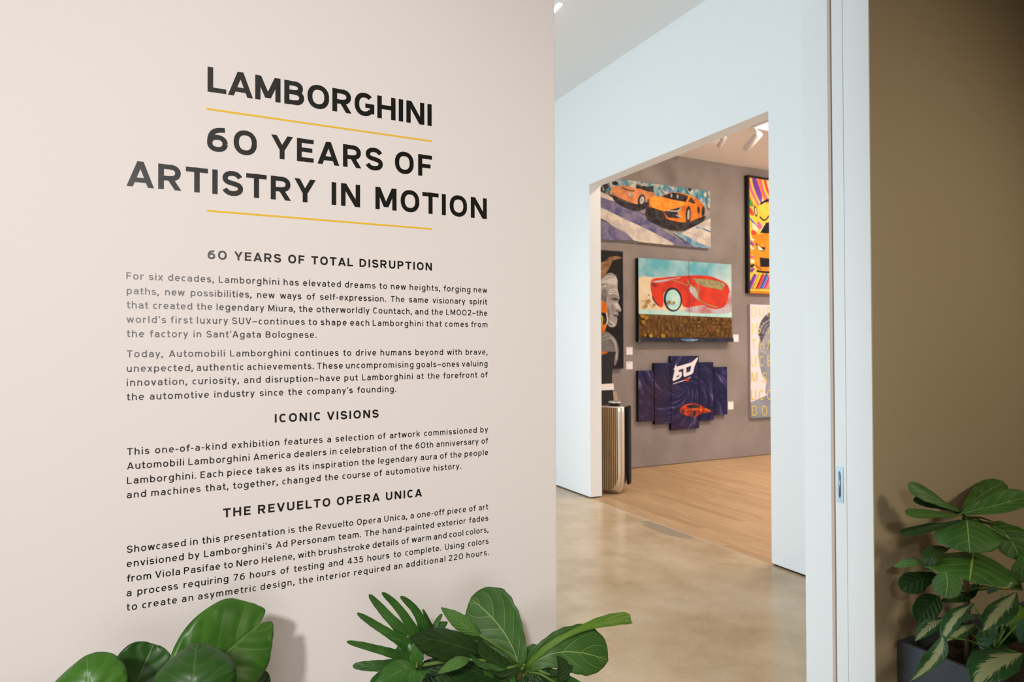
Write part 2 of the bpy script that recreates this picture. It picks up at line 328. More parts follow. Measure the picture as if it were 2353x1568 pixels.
def glyph(ch, w):
    """polygons, advance width, with side bearings"""
    h = w/2; S = []; sb = 0.085; adj = 0
    st = lambda x, y0, y1: S.append([(x, y0), (x+w, y0), (x+w, y1), (x, y1)])
    bar = lambda x0, x1, y, k=.92: S.append([(x0, y-h*k), (x1, y-h*k), (x1, y+h*k), (x0, y+h*k)])
    def dg(x0, y0, x1, y1, k=1.0):
        l = math.hypot(x1-x0, y1-y0); q = w*k*l/abs(y1-y0)/2
        S.append([(x0-q, y0), (x0+q, y0), (x1+q, y1), (x1-q, y1)])
    rb = lambda P, k=1.0: S.extend(ribbon(P, w*k))
    if ch in CAPW:
        d = w if ch == 'I' else CAPW[ch]*1.04+(w-.13)*1.5; r = d-h
        if ch == 'A': dg(h*1.08, 0, d/2, 1); dg(d-h*1.08, 0, d/2, 1); bar(d*.22, d*.78, .27); sb = .02
        elif ch == 'B':
            st(0, 0, 1); bar(h, d*.55, 1-h); bar(h, d*.58, .53); bar(h, d*.58, h)
            rb(ell(d*.52, (1-h+.53)/2, d*.94-h-d*.52, (1-h-.53)/2, 90, -90)); rb(ell(d*.55, (.53+h)/2, r-d*.55, (.53-h)/2, 90, -90))
        elif ch == 'C': rb(ell(d/2, .5, r-d/2+.0, .5-h+.012, 46, 314)); sb = .07; adj = -.05
        elif ch == 'D':
            st(0, 0, 1); bar(h, d*.45, 1-h); bar(h, d*.45, h); rb(ell(d*.42, .5, r-d*.42, .5-h, 90, -90))
        elif ch == 'E': st(0, 0, 1); bar(h, d, 1-h); bar(h, d*.92, .52); bar(h, d, h)
        elif ch == 'F': st(0, 0, 1); bar(h, d, 1-h); bar(h, d*.90, .48)
        elif ch == 'G': rb(ell(d/2, .5, r-d/2, .5-h+.012, 44, 322)); st(d-w, .12, .5); bar(d*.54, d, .46); sb = .07
        elif ch == 'H': st(0, 0, 1); st(d-w, 0, 1); bar(h, r, .52)
        elif ch == 'I': st(0, 0, 1)
        elif ch == 'L': st(0, 0, 1); bar(h, d, h); sb = .06
        elif ch == 'M': st(0, 0, 1); st(d-w, 0, 1); dg(h*1.15, 1, d/2, .12, 1.0); dg(d-h*1.15, 1, d/2, .12, 1.0)
        elif ch == 'N': st(0, 0, 1); st(d-w, 0, 1); dg(h*1.1, 1, d-h*1.1, 0, 1.02)
        elif ch == 'O': rb(ell(d/2, .5, r-d/2, .5-h+.012, 0, 360)); sb = .07
        elif ch in 'PR':
            st(0, 0, 1); bar(h, d*.55, 1-h); bar(h, d*.55, .45); rb(ell(d*.52, (1-h+.45)/2, r-d*.52-(.02 if ch == 'R' else 0), (1-h-.45)/2, 90, -90))
            if ch == 'R': dg(d-h*1.15, 0, d*.50, .46)
        elif ch == 'S':
            q = lambda x, y: (h*.8+x*(d-1.6*h), h-.012+y*(1-w+.024)); P = [q(.97, .80)]
            for a in (((.86,.94),(.70,1),(.5,1)), ((.2,1),(.03,.9),(.03,.745)), ((.03,.56),(.25,.545),(.5,.505)), ((.78,.46),(1,.43),(1,.26)), ((1,.1),(.8,0),(.5,0)), ((.28,0),(.12,.06),(0,.20))):
                P += bez(P[-1], *[q(*u) for u in a])
            rb(P); sb = .06
        elif ch == 'T': bar(0, d, 1-h); st(d/2-h, 0, 1); sb = .04
        elif ch == 'U': st(0, .33, 1); st(d-w, .33, 1); rb(ell(d/2, .35, r-d/2, .35-h+.012, 180, 360))
        elif ch == 'V': dg(h*1.08, 1, d/2, 0); dg(d-h*1.08, 1, d/2, 0); sb = .02
        elif ch == 'Y': dg(h*1.15, 1, d/2, .40); dg(d-h*1.15, 1, d/2, .40); st(d/2-h, 0, .45); sb = .02
    elif ch in LOWW:
        d = w if ch in 'il' else LOWW[ch]*1.06+(w-.13)*.9; r = d-h; x = XH; o_ = .01
        if ch == 'a':
            q = lambda a, c: (h+a*(d-w), h-o_+c*(x-w+2*o_)); P = [q(.06, .80)]
            for a in (((.16,.95),(.32,1),(.5,1)), ((.84,1),(1,.86),(1,.62))): P += bez(P[-1], *[q(*u) for u in a])
            rb(P); st(d-w, 0, x*.66)
            P = [q(1, .575), q(.45, .575)]
            for a in (((.15,.575),(0,.46),(0,.28)), ((0,.1),(.15,0),(.4,0)), ((.7,0),(.92,.1),(1,.27))): P += bez(P[-1], *[q(*u) for u in a])
            rb(P, .95); sb = .075
        elif ch in 'bpdqg':
            right = ch in 'dqg'; rb(ell(d/2, x/2, d/2-h, x/2-h+o_, 0, 360))
            X = d-w if right else 0
            if ch in 'bd': st(X, 0, 1.03)
            elif ch in 'pq': st(X, -.27, x)
            else:
                st(X, -.04, x); rb([(d-h, -.02)]+bez((d-h, -.02), (d-h, -.17), (d*.78, -.24), (d*.48, -.24))+bez((d*.48, -.24), (d*.3, -.24), (d*.18, -.22), (d*.06, -.17)))
        elif ch == 'c': rb(ell(d/2, x/2, d/2-h, x/2-h+o_, 46, 314)); sb = .06; adj = -.06
        elif ch == 'e': rb(ell(d/2, x/2, d/2-h, x/2-h+o_, -2, 318)); bar(h, d-h*.6, x*.50, .85); sb = .065
        elif ch == 'f': st(d*.30, 0, .76); bar(0, d, x-h); rb([(d*.30+h, .74)]+bez((d*.30+h, .74), (d*.30+h, .95), (d*.5, 1.03-h), (d*1.02, 1.03-h))); sb = .02
        elif ch in 'hn':
            st(0, 0, 1.03 if ch == 'h' else x); st(d-w, 0, x*.6); rb(ell(d/2, x*.58, d/2-h, x*.42-h+o_, 180, 0))
        elif ch == 'i': st(0, 0, x); st(0, .90, 1.04)
        elif ch == 'k': st(0, 0, 1.03); dg(w*.7, .26, d-h*1.4, x); dg(d-h*1.25, 0, d*.42, .46)
        elif ch == 'l': st(0, 0, 1.03)
        elif ch == 'm':
            st(0, 0, x); m2 = d/2; st(m2-h, 0, x*.6); st(d-w, 0, x*.6)
            rb(ell((h+m2)/2, x*.6, (m2-h)/2, x*.4-h+o_, 180, 0)); rb(ell((m2+r)/2, x*.6, (r-m2)/2, x*.4-h+o_, 180, 0))
        elif ch == 'o': rb(ell(d/2, x/2, d/2-h, x/2-h+o_, 0, 360)); sb = .065
        elif ch == 'r': st(0, 0, x); rb([(h, x*.45)]+bez((h, x*.5), (h, x*.8), (d*.5, x-h), (d, x-h))); sb = .06
        elif ch == 's':
            q = lambda a, c: (h*.8+a*(d-1.6*h), h-o_+c*(x-w+2*o_)); P = [q(.93, .83)]
            for a in (((.82,.96),(.68,1),(.5,1)), ((.2,1),(.04,.9),(.04,.745)), ((.04,.56),(.25,.55),(.5,.505)), ((.78,.46),(1,.43),(1,.26)), ((1,.1),(.8,0),(.5,0)), ((.28,0),(.12,.05),(0,.17))):
                P += bez(P[-1], *[q(*u) for u in a])
            rb(P); sb = .055
        elif ch == 't': st(d*.26, .2, .97); bar(0, d*.95, x-h); rb([(d*.26+h, .24)]+bez((d*.26+h, .24), (d*.26+h, .05), (d*.5, h), (d, h+.01))); sb = .03
        elif ch == 'u': st(0, x*.4, x); st(d-w, 0, x); rb(ell(d/2, x*.42, d/2-h, x*.42-h+o_, 180, 360))
        elif ch == 'v': dg(h*1.1, x, d/2, 0); dg(d-h*1.1, x, d/2, 0); sb = .02
        elif ch == 'w': dg(h*1.1, x, d*.27, 0); dg(d/2, x, d*.27, 0); dg(d/2, x, d*.73, 0); dg(d-h*1.1, x, d*.73, 0); sb = .02
        elif ch == 'x': dg(h*1.25, x, d-h*1.25, 0); dg(d-h*1.25, x, h*1.25, 0); sb = .02
        elif ch == 'y': dg(h*1.1, x, d*.5, 0); dg(d-h*1.1, x, d*.30, -.27); sb = .02
    elif ch in DIGW:
        d = DIGW[ch]*1.05+(w-.13)*1.4; r = d-h; o_ = .012
        if ch == '0': rb(ell(d/2, .5, d/2-h, .5-h+o_, 0, 360))
        elif ch == '2':
            rb([(h*.9, .74)]+bez((h*.9, .74), (h*.9, .92), (d*.22, 1-h), (d*.5, 1-h))+bez((d*.5, 1-h), (d*.8, 1-h), (r, .9), (r, .72))+bez((r, .72), (r, .5), (d*.4, .35), (h*1.2, w*.8))); bar(0, d, h)
        elif ch == '3':
            bar(d*.06, d*.9, 1-h); dg(d*.42, .56, d*.82, 1-w*.6); rb(bez((d*.36, .57), (d*.8, .62), (r, .5), (r, .32), 8)+bez((r, .32), (r, .1), (d*.75, h), (d*.48, h))+bez((d*.48, h), (d*.25, h), (d*.1, .1), (h*.6, .2)))
        elif ch == '4': st(d*.68-h, 0, 1); bar(0, d, .28); dg(h*1.3, .26, d*.66, 1)
        elif ch == '5':
            bar(d*.16, d*.92, 1-h); S.append([(d*.13, .46), (d*.13+w, .46), (d*.16+w, 1), (d*.16, 1)])
            rb([(d*.18, .53)]+bez((d*.18, .53), (d*.3, .63), (d*.4, .64), (d*.5, .64))+bez((d*.5, .64), (d*.85, .64), (r, .5), (r, .34))+bez((r, .34), (r, .12), (d*.75, h), (d*.46, h))+bez((d*.46, h), (d*.25, h), (d*.1, .1), (h*.5, .2)))
        elif ch == '6':
            rb(ell(d/2, .335, d/2-h, .335-h+o_, 0, 360)); rb([(h, .34)]+bez((h, .34), (h, .76), (d*.34, 1-h), (d*.86, 1-h)))
        elif ch == '7': bar(0, d, 1-h); dg(d*.28, 0, d-h*1.2, 1-h)
    elif ch in '.,':
        d = w*1.2; S.append([(0, 0), (d, 0), (d, .17), (0, .17)])
        if ch == ',': S[-1] = [(-.05, -.19), (w*.75-.05, -.19), (d, .0), (d, .17), (0, .17)]
        sb = .06
    elif ch == "'": d = w; S.append([(w*.1, .70), (w*.75, .70), (w*1.25, 1.03), (w*.15, 1.03)]); sb = .05
    elif ch == '-': d = .34; bar(0, d, .40); sb = .06
    elif ch == '_': d = .66; bar(0, d, .40); sb = .05          # the long dash
    return [[(p[0]+sb, p[1]) for p in q] for q in S], d+2*sb+adj
def layout(text, w, track):
    """words -> (polys, inked width) with the first glyph's bearing removed"""
    out = []
    for word in text.split(' '):
        P = []; x = 0
        for i, ch in enumerate(word):
            g_, a = glyph(ch, w); P += [[(p[0]+x, p[1]) for p in q] for q in g_]; x += a+track
        lo = min(p[0] for q in P for p in q); hi = max(p[0] for q in P for p in q)
        out.append(([[(p[0]-lo, p[1]) for p in q] for q in P], hi-lo))
    return out
def lettering(name, text, L, R, cap, w, gap, matr, parent=None, Y=D, off=0.0004, group=None):
    """set a line between its two baseline ends on the wall plane Y; gap = word space / cap height, the letterspacing follows"""
    a = onY(*L, Y); c = onY(*R, Y); z = (a.z+c.z)/2; span = c.x-a.x
    words_ = text.split(' '); nl = sum(len(t)-1 for t in words_)
    ink0 = sum(x for _, x in layout(text, w, 0))*cap
    track = (span-gap*cap*(len(words_)-1)-ink0)/cap/nl
    b = MB(); x = a.x
    for P, ww in layout(text, w, track):
        for i, q in enumerate(P): b.poly([(x+p[0]*cap, Y-off-2e-5*(i % 12), z+p[1]*cap) for p in q])
        x += (ww+gap)*cap
        if group is not None and len(words_) > 1:
            group = group or thing(name, (a.x, Y, z), '', 'lettering'); b.build('word', matr, group); b = MB()
    if group: return group
    return b.build(name, matr, parent)

CAP_T = onY(476.8, 152.9, D).z-onY(476.8, 210.5, D).z
tag(lettering('wall_heading', 'LAMBORGHINI', (476.8, 210.5), (991.8, 290.2), CAP_T, .205, .0, M_vinyl), 'bold black one-word heading above the upper yellow rule, highest lettering on the wall', 'lettering')
tag(lettering('wall_heading', '60 YEARS OF', (475.7, 344.5), (992.5, 408.0), CAP_T*.98, .20, .56, M_vinyl, group=False), 'bold black heading line just under the upper yellow rule, beginning with 60', 'lettering')
tag(lettering('wall_heading', 'ARTISTRY IN MOTION', (290.6, 427.4), (1118.9, 503.7), CAP_T*.98, .20, .68, M_vinyl, group=False), 'widest bold black heading line, ARTISTRY IN MOTION, just above the lower yellow rule', 'lettering')
for L, R, lab in (((473.5, 249.8), (991.8, 325.0), 'upper thin yellow rule on the wall under the highest black heading'), ((475.0, 485.4), (993.6, 525.8), 'lower thin yellow rule on the wall under ARTISTRY IN MOTION')):
    a = onY(*L, D); c = onY(*R, D); z = (a.z+c.z)/2; r = 0.0023*1.0; b = MB(); P = []
    for i in range(9): t = math.radians(-90+180*i/8); P.append((c.x-r+r*math.cos(t), D-0.0004, z+r*math.sin(t)))
    for i in range(9): t = math.radians(90+180*i/8); P.append((a.x+r+r*math.cos(t), D-0.0004, z+r*math.sin(t)))
    b.poly(P); tag(b.build('yellow_rule', M_yellow), lab, 'line', 'yellow rules on the lettered wall')
CAP_H = 0.0222
for txt, L, R, lab in (('60 YEARS OF TOTAL DISRUPTION', (477, 596.0), (992.5, 621.5), 'small bold black heading reading 60 YEARS OF TOTAL DISRUPTION'),
                       ('ICONIC VISIONS', (631.4, 971.2), (870.0, 960.3), 'small bold black heading reading ICONIC VISIONS, between the second and third paragraphs'),
                       ('THE REVUELTO OPERA UNICA', (512.4, 1190.3), (969.6, 1140.9), 'small bold black heading ending in OPERA UNICA, above the lowest paragraph')):
    tag(lettering('wall_subheading', txt, L, R, CAP_H, .205, .78, M_vinyl, group=False), lab, 'lettering', 'small bold subheadings on the lettered wall')
CAP_B = 0.01650
GAPS = [.66, .80, .59, .57, .72, .74, .50, .70, .73, .72, .57, .59, .65, .58, .62, .50, .73, .64]
PARAS = [
 ('top black paragraph on the wall beginning with For six decades', 'For six decades', [
  ("For six decades, Lamborghini has elevated dreams to new heights, forging new", (290.3, 642.2), (1119.2, 673)),
  ("paths, new possibilities, new ways of self-expression. The same visionary spirit", (291, 677.6), (1119.2, 699.3)),
  ("that created the legendary Miura, the otherworldly Countach, and the LM002_the", (291, 709.3), (1119.4, 725.7)),
  ("world's first luxury SUV_continues to shape each Lamborghini that comes from", (291, 742.5), (1119.9, 751.9)),
  ("the factory in Sant'Agata Bolognese.", (291, 775.4), (727.4, 776.4))]),
 ('second black paragraph on the wall beginning with Today', 'Today', [
  ("Today, Automobili Lamborghini continues to drive humans beyond with brave,", (291.2, 820.9), (1120, 815.9)),
  ("unexpected, authentic achievements. These uncompromising goals_ones valuing", (291.2, 853.9), (1120, 843)),
  ("innovation, curiosity, and disruption_have put Lamborghini at the forefront of", (291.2, 887), (1120.2, 868)),
  ("the automotive industry since the company's founding.", (291, 919.8), (910.3, 901.3))]),
 ('third black paragraph on the wall, under the ICONIC VISIONS heading', 'This', [
  ("This one-of-a-kind exhibition features a selection of artwork commissioned by", (291.7, 1045.4), (1121.3, 994.3)),
  ("Automobili Lamborghini America dealers in celebration of the 60th anniversary of", (291.7, 1078.5), (1121.3, 1020.1)),
  ("Lamborghini. Each piece takes as its inspiration the legendary aura of the people", (291.7, 1112.3), (1121.4, 1046.6)),
  ("and machines that, together, changed the course of automotive history.", (291.4, 1145.2), (1059.8, 1077.8))]),
 ('lowest black paragraph on the wall beginning with Showcased, just above the round green leaf', 'Showcased', [
  ("Showcased in this presentation is the Revuelto Opera Unica, a one-off piece of art", (291.6, 1270.2), (1121.5, 1171.8)),
  ("envisioned by Lamborghini's Ad Personam team. The hand-painted exterior fades", (291.3, 1303.7), (1122, 1197.3)),
  ("from Viola Pasifae to Nero Helene, with brushstroke details of warm and cool colors,", (291, 1337.9), (1122.3, 1223.8)),
  ("a process requiring 76 hours of testing and 435 hours to complete. Using colors", (290.8, 1371.4), (1122.5, 1249.9)),
  ("to create an asymmetric design, the interior required an additional 220 hours.", (290.5, 1404.8), (1122.9, 1275.4))]),
]
for lab, key, lines in PARAS:
    a = onY(*lines[-1][1], D); r = thing('wall_paragraph', (a.x, D, a.z), lab, 'lettering', 'paragraphs on the lettered wall')
    for txt, L, R in lines: lettering('text_line', txt, L, R, CAP_B, .150, GAPS.pop(0), M_vinyl, r)

# ------------------------------------------------------------------ art on the gallery wall
def c2(x, y): return (1340+x/4.9, 380+y/4.9)
class Pic:
    """a canvas with its picture; outlines are read as points on the canvas face and clipped to it"""
    def __init__(s, name, label, x0, x1, z0, z1, depth, edge, group=None, cat='painting', frame=None):
        s.x0, s.x1, s.z0, s.z1, s.Y = x0, x1, z0, z1, BW-depth
        s.root = thing(name, ((x0+x1)/2, BW, z0), label, cat, group)
        fw_ = frame[0] if frame else 0
        b = MB(); b.box((x0+fw_, s.Y, z0+fw_), (x1-fw_, BW, z1-fw_)); b.build('canvas', edge, s.root)
        if frame:
            b = MB(); f = frame[0]; y = s.Y-0.006
            for a, c in (((x0, y, z0), (x0+f, BW, z1)), ((x1-f, y, z0), (x1, BW, z1)), ((x0+f, y, z1-f), (x1-f, BW, z1))): b.box(a, c)
            b.build('frame', frame[1], s.root)
            b = MB(); b.box((x0+f, y, z0), (x1-f, BW, z0+f)); fo = b.build('frame_rail', frame[2], s.root)
            s.x0 += f; s.x1 -= f; s.z0 += f; s.z1 -= f
        s.b = MB(); s.mats = []; s.k = 0
    def add(s, pts, m, px=True):
        if m not in s.mats: s.mats.append(m)
        P = [(lambda q: (q.x, q.z))(onY(*(c2(*p)), s.Y)) if px else p for p in pts]
        for ax, lim, sg in ((0, s.x0, 1), (0, s.x1, -1), (1, s.z0, 1), (1, s.z1, -1)):
            Q = []
            for i in range(len(P)):
                a, c = P[i-1], P[i]; da, dc = sg*(a[ax]-lim), sg*(c[ax]-lim)
                if (da < 0) != (dc < 0):
                    t = da/(da-dc); Q.append((a[0]+t*(c[0]-a[0]), a[1]+t*(c[1]-a[1])))
                if dc >= 0: Q.append(c)
            P = Q
            if len(P) < 3: return
        s.k += 1; s.b.poly([(x, s.Y-0.0008-0.00025*s.k, z) for x, z in P], s.mats.index(m))
    def full(s, m): s.add([(s.x0, s.z0), (s.x1, s.z0), (s.x1, s.z1), (s.x0, s.z1)], m, False)
    def oval(s, cx, cy, rx, ry, m, rot=0, n=24):
        c, q = math.cos(math.radians(rot)), math.sin(math.radians(rot))
        s.add([(cx+rx*math.cos(t)*c-ry*math.sin(t)*q, cy+rx*math.cos(t)*q+ry*math.sin(t)*c) for t in [2*math.pi*i/n for i in range(n)]], m)
    def line(s, pts, w, m):
        P = smooth_line(pts)
        k0 = s.k
        for q in ribbon(P, w): s.k = k0; s.add(q, m)
        s.k = k0+1
    def done(s): return s.b.build('picture', s.mats, s.root)
def smooth_line(pts, n=5):
    if len(pts) < 3: return pts
    P = [pts[0]]+list(pts)+[pts[-1]]; out = []
    for i in range(1, len(P)-2):
        for k in range(n):
            t = k/n; out.append(tuple(.5*((2*P[i][j])+(-P[i-1][j]+P[i+1][j])*t+(2*P[i-1][j]-5*P[i][j]+4*P[i+1][j]-P[i+2][j])*t*t+(-P[i-1][j]+3*P[i][j]-3*P[i+1][j]+P[i+2][j])*t**3) for j in (0, 1)))
    return out+[P[-1]]
def blob(pts, n=4):
    """closed smooth outline"""
    m = len(pts); out = []
    for i in range(m):
        a, b_, c, d = pts[i-1], pts[i], pts[(i+1) % m], pts[(i+2) % m]
        for k in range(n):
            t = k/n; out.append(tuple(.5*((2*b_[j])+(-a[j]+c[j])*t+(2*a[j]-5*b_[j]+4*c[j]-d[j])*t*t+(-a[j]+3*b_[j]-3*c[j]+d[j])*t**3) for j in (0, 1)))
    return out
def paint(name, a, c, scale=14, stretch=None, ramp=(.38, .62)): return mat(name, a, 0.6, 0.14, col2=c, scale=scale, detail=6, stretch=stretch, ramp=ramp, bump=0.3, bscale=120)
def rectpx(l, t, r, bt, Y):
    """canvas rectangle from pixel edges: left x, right x and (x, y) points on its top and bottom edges"""
    return onY(l, 700, Y).x, onY(r, 700, Y).x, onY(*bt, Y).z, onY(*t, Y).z

# two orange cars on a pale striped road
d_ = 0.04; x0, x1, z0, z1 = rectpx(1340, (1632, 440), 1632, (1632, 571.8), BW-d_)
p = Pic('road_painting', 'wide painting of two orange sports cars on a pale striped road', x0, x1, z0, z1, d_, paint('canvas_edge', (.5, .48, .46), (.4, .38, .37)))
dk = paint('paint_dark', (.010, .009, .012), (.05, .04, .045)); cream = paint('paint_cream', (.62, .55, .47), (.42, .38, .38), 9)
lilac = paint('paint_lilac', (.085, .085, .20), (.20, .17, .27), 9); orange = paint('paint_orange', (.72, .22, .02), (.50, .10, .015), 10)
orange_l = paint('paint_light_orange', (.85, .33, .04), (.70, .20, .02), 12); teal = paint('paint_teal_white', (.05, .24, .30), (.50, .52, .46), 10, ramp=(.42, .6))
grey = paint('paint_grey_road', (.17, .155, .16), (.33, .29, .27), 10); faded = paint('paint_faded_orange', (.70, .26, .10), (.45, .17, .08), 10); silver = paint('paint_silver', (.5, .47, .44), (.3, .28, .28), 20)
blue = paint('paint_road_blue', (.06, .17, .32), (.25, .38, .45), 10)
p.full(grey)
p.add([(-250, 100), (100, 160), (500, 160), (1440, 290), (1440, 480), (1250, 470), (1100, 440), (750, 350), (300, 300), (-250, 240)], teal)
for _ in range(70):
    x = random.uniform(0, 1430); y = 190+x*.075+random.uniform(-40, 110)+(60 if x > 1250 else 0); w_ = random.uniform(12, 45); h_ = random.uniform(20, 55)
    p.add(blob([(x-w_, y-h_*.4), (x+w_*.3, y-h_), (x+w_, y+h_*.2), (x-w_*.2, y+h_)], 2), random.choice([teal, cream, dk, blue, blue, silver]))
p.add([(-250, 200), (60, 260), (460, 420), (760, 600), (900, 740), (1250, 930), (1000, 900), (700, 740), (420, 600), (-250, 360)], lilac)
p.add([(-250, 100), (190, 300), (420, 420), (300, 400), (-250, 200)], cream)
p.add(blob([(-250, 330), (190, 480), (420, 590), (700, 720), (1010, 890), (860, 890), (560, 850), (480, 770), (330, 690), (190, 600), (-250, 420)]), cream)
p.add([(-250, 480), (190, 610), (330, 690), (480, 770), (560, 850), (-250, 830)], lilac)
p.add([(560, 520), (700, 600), (850, 690), (780, 640), (690, 590)], cream)
p.add([(1090, 770), (1240, 690), (1440, 590), (1440, 950), (1300, 930), (1150, 830)], cream); p.add([(1000, 760), (1100, 770), (1300, 880), (1440, 930), (1440, 960), (1250, 930)], blue)
p.line([(1260, 700), (1340, 720), (1440, 760)], 18, blue); p.line([(1150, 760), (1280, 800), (1440, 880)], 14, silver)
p.add(blob([(300, 330), (420, 400), (560, 440), (720, 420), (700, 480), (600, 520), (480, 490), (360, 420)]), dk)
p.add(blob([(297, 290), (350, 245), (450, 232), (560, 262), (680, 275), (800, 325), (740, 380), (650, 430), (580, 440), (440, 390), (330, 335)]), faded)
p.add(blob([(600, 250), (700, 240), (775, 290), (720, 300)]), dk); p.line([(420, 255), (520, 290), (570, 290)], 12, dk); p.oval(645, 395, 40, 66, dk, 12); p.oval(650, 398, 24, 44, silver, 12); p.oval(520, 335, 26, 22, silver)
p.add(blob([(700, 520), (760, 560), (920, 600), (1150, 655), (1350, 570), (1340, 630), (1220, 700), (1060, 740), (860, 690), (710, 610)]), dk)
p.add(blob([(735, 385), (770, 352), (870, 355), (980, 312), (1100, 318), (1200, 345), (1290, 400), (1355, 475), (1345, 570), (1250, 612), (1170, 642), (1060, 642), (930, 605), (880, 560), (740, 490)]), orange)
p.add(blob([(740, 390), (790, 350), (900, 372), (1160, 430), (1090, 470), (960, 505), (890, 515), (770, 478)]), orange_l)
p.add([(868, 355), (990, 312), (1080, 322), (1172, 352), (1140, 418), (1000, 392)], dk); p.add([(1168, 412), (1200, 362), (1250, 422), (1238, 440)], dk)
p.add([(705, 470), (760, 478), (885, 520), (925, 602), (760, 565), (708, 530)], dk); p.add([(890, 530), (960, 508), (1085, 475), (1050, 560), (1082, 602), (950, 595)], dk)
p.line([(930, 512), (1050, 520), (1092, 478)], 14, silver); p.line([(1050, 530), (1082, 590), (1030, 560)], 10, silver)
p.oval(1170, 560, 28, 100, dk, 3); p.oval(1172, 560, 13, 60, silver, 3); p.add(blob([(1275, 470), (1302, 500), (1292, 552), (1274, 530)]), dk); p.oval(1337, 525, 17, 62, dk, 5)
for y in (340, 350): p.oval(980, y, 10, 16, silver); p.oval(1050, y+10, 10, 16, silver)
p.done()

# red car on dunes above a gold grid
d_ = 0.07; x0, x1, z0, z1 = rectpx(1467.5, (1681, 608), 1681.2, (1679.8, 786.2), BW-d_)
red = paint('paint_red', (.62, .045, .015), (.45, .03, .02), 6); sky = paint('paint_sky_teal', (.10, .36, .45), (.48, .62, .62), 2.6, ramp=(.35, .66)); sand = paint('paint_sand', (.62, .50, .32), (.70, .60, .45), 4)
olive = paint('paint_olive', (.20, .19, .10), (.36, .30, .13), 22); gold = paint('paint_gold', (.40, .215, .025), (.27, .13, .018), 30); haze = paint('paint_pink_haze', (.42, .16, .16), (.45, .42, .47), 5); aqua = paint('paint_aqua', (.32, .62, .60), (.50, .70, .66), 8)
brn = paint('paint_brown', (.075, .034, .008), (.165, .080, .018), 16)
p = Pic('red_car_painting', 'painting of a red car under a teal sky above a brown and gold grid', x0, x1, z0, z1, d_, M_black)
p.full(sky)
p.add(blob([(600, 1300), (800, 1262), (1100, 1300), (1400, 1500), (1700, 1600), (1720, 1760), (560, 1730)]), sand)
p.add([(600, 1620), (1000, 1640), (1700, 1630), (1700, 1745), (600, 1700)], aqua)
p.add(blob([(765, 1300), (900, 1265), (1180, 1243), (1380, 1243), (1500, 1275), (1620, 1340), (1652, 1450), (1645, 1590), (1500, 1632), (1280, 1610), (1125, 1590), (1105, 1470), (1040, 1395), (970, 1390), (905, 1450), (900, 1585), (850, 1590), (780, 1490)]), red)
p.add(blob([(1200, 1600), (1420, 1560), (1600, 1480), (1690, 1400), (1700, 1640), (1400, 1670), (1150, 1650)]), haze)
p.add(blob([(1300, 1390), (1500, 1400), (1630, 1430), (1600, 1580), (1480, 1620), (1350, 1560)]), red)
p.add(blob([(770, 1310), (860, 1295), (1100, 1262), (1000, 1290), (860, 1320)]), haze)
p.add([(1235, 1275), (1400, 1285), (1540, 1310), (1602, 1345), (1560, 1405), (1380, 1372), (1280, 1330)], olive)
p.oval(1008, 1512, 104, 138, dk, -6); p.oval(1012, 1516, 82, 116, aqua, -6)
p.add(blob([(1185, 1400), (1225, 1365), (1282, 1420), (1302, 1520), (1260, 1490)]), silver)
p.line([(1175, 1290), (1200, 1350), (1290, 1400), (1290, 1480), (1350, 1550), (1520, 1605)], 12, olive); p.line([(980, 1290), (1120, 1330), (1180, 1360)], 8, olive); p.line([(1290, 1340), (1300, 1400)], 8, olive)
p.line([(770, 1335), (820, 1360)], 14, dk); p.line([(778, 1480), (800, 1530), (850, 1580)], 12, dk)
p.add([(600, 1672), (1700, 1718), (1700, 1960), (600, 1962)], brn)
mustard, rust, umber = paint('paint_mustard', (.20, .135, .02), (.13, .08, .012), 24), paint('paint_rust', (.17, .075, .012), (.12, .05, .01), 24), paint('paint_umber', (.05, .025, .008), (.075, .035, .01), 24)
for i in range(26):
    x = 640+i*40
    for j in range(6):
        y = 1690+j*42+i*1.5
        if random.random() < .42: p.add([(x, y), (x+random.uniform(12, 30), y), (x+26, y+random.uniform(14, 36)), (x, y+28)], random.choice([mustard, mustard, rust, rust, umber]))
    p.line([(x-8, 1708+i*1.75), (x-8, 1960)], 4, rust)
for x, y, r in ((720, 1535, 24), (690, 1590, 20), (785, 1575, 16), (655, 1530, 8), (950, 1545, 20), (1005, 1550, 16), (720, 1465, 10), (650, 1700, 26), (690, 1720, 24), (660, 1770, 22), (745, 1925, 24), (880, 1925, 26), (680, 1915, 16), (830, 1950, 16)):
    p.add(blob([(x-r, y-r*.6), (x+r*.5, y-r), (x+r, y+r*.3), (x-r*.2, y+r)], 2), gold)
p.add([(600, 1940), (1700, 1945), (1700, 2020), (600, 1990)], paint('paint_navy', (.012, .014, .03), (.03, .03, .05))); p.add(blob([(1080, 1962), (1180, 1955), (1280, 1965), (1180, 1985)]), blue)
p.line([(1170, 1060), (1176, 1700), (1176, 2000)], 4, dk)
p.done()

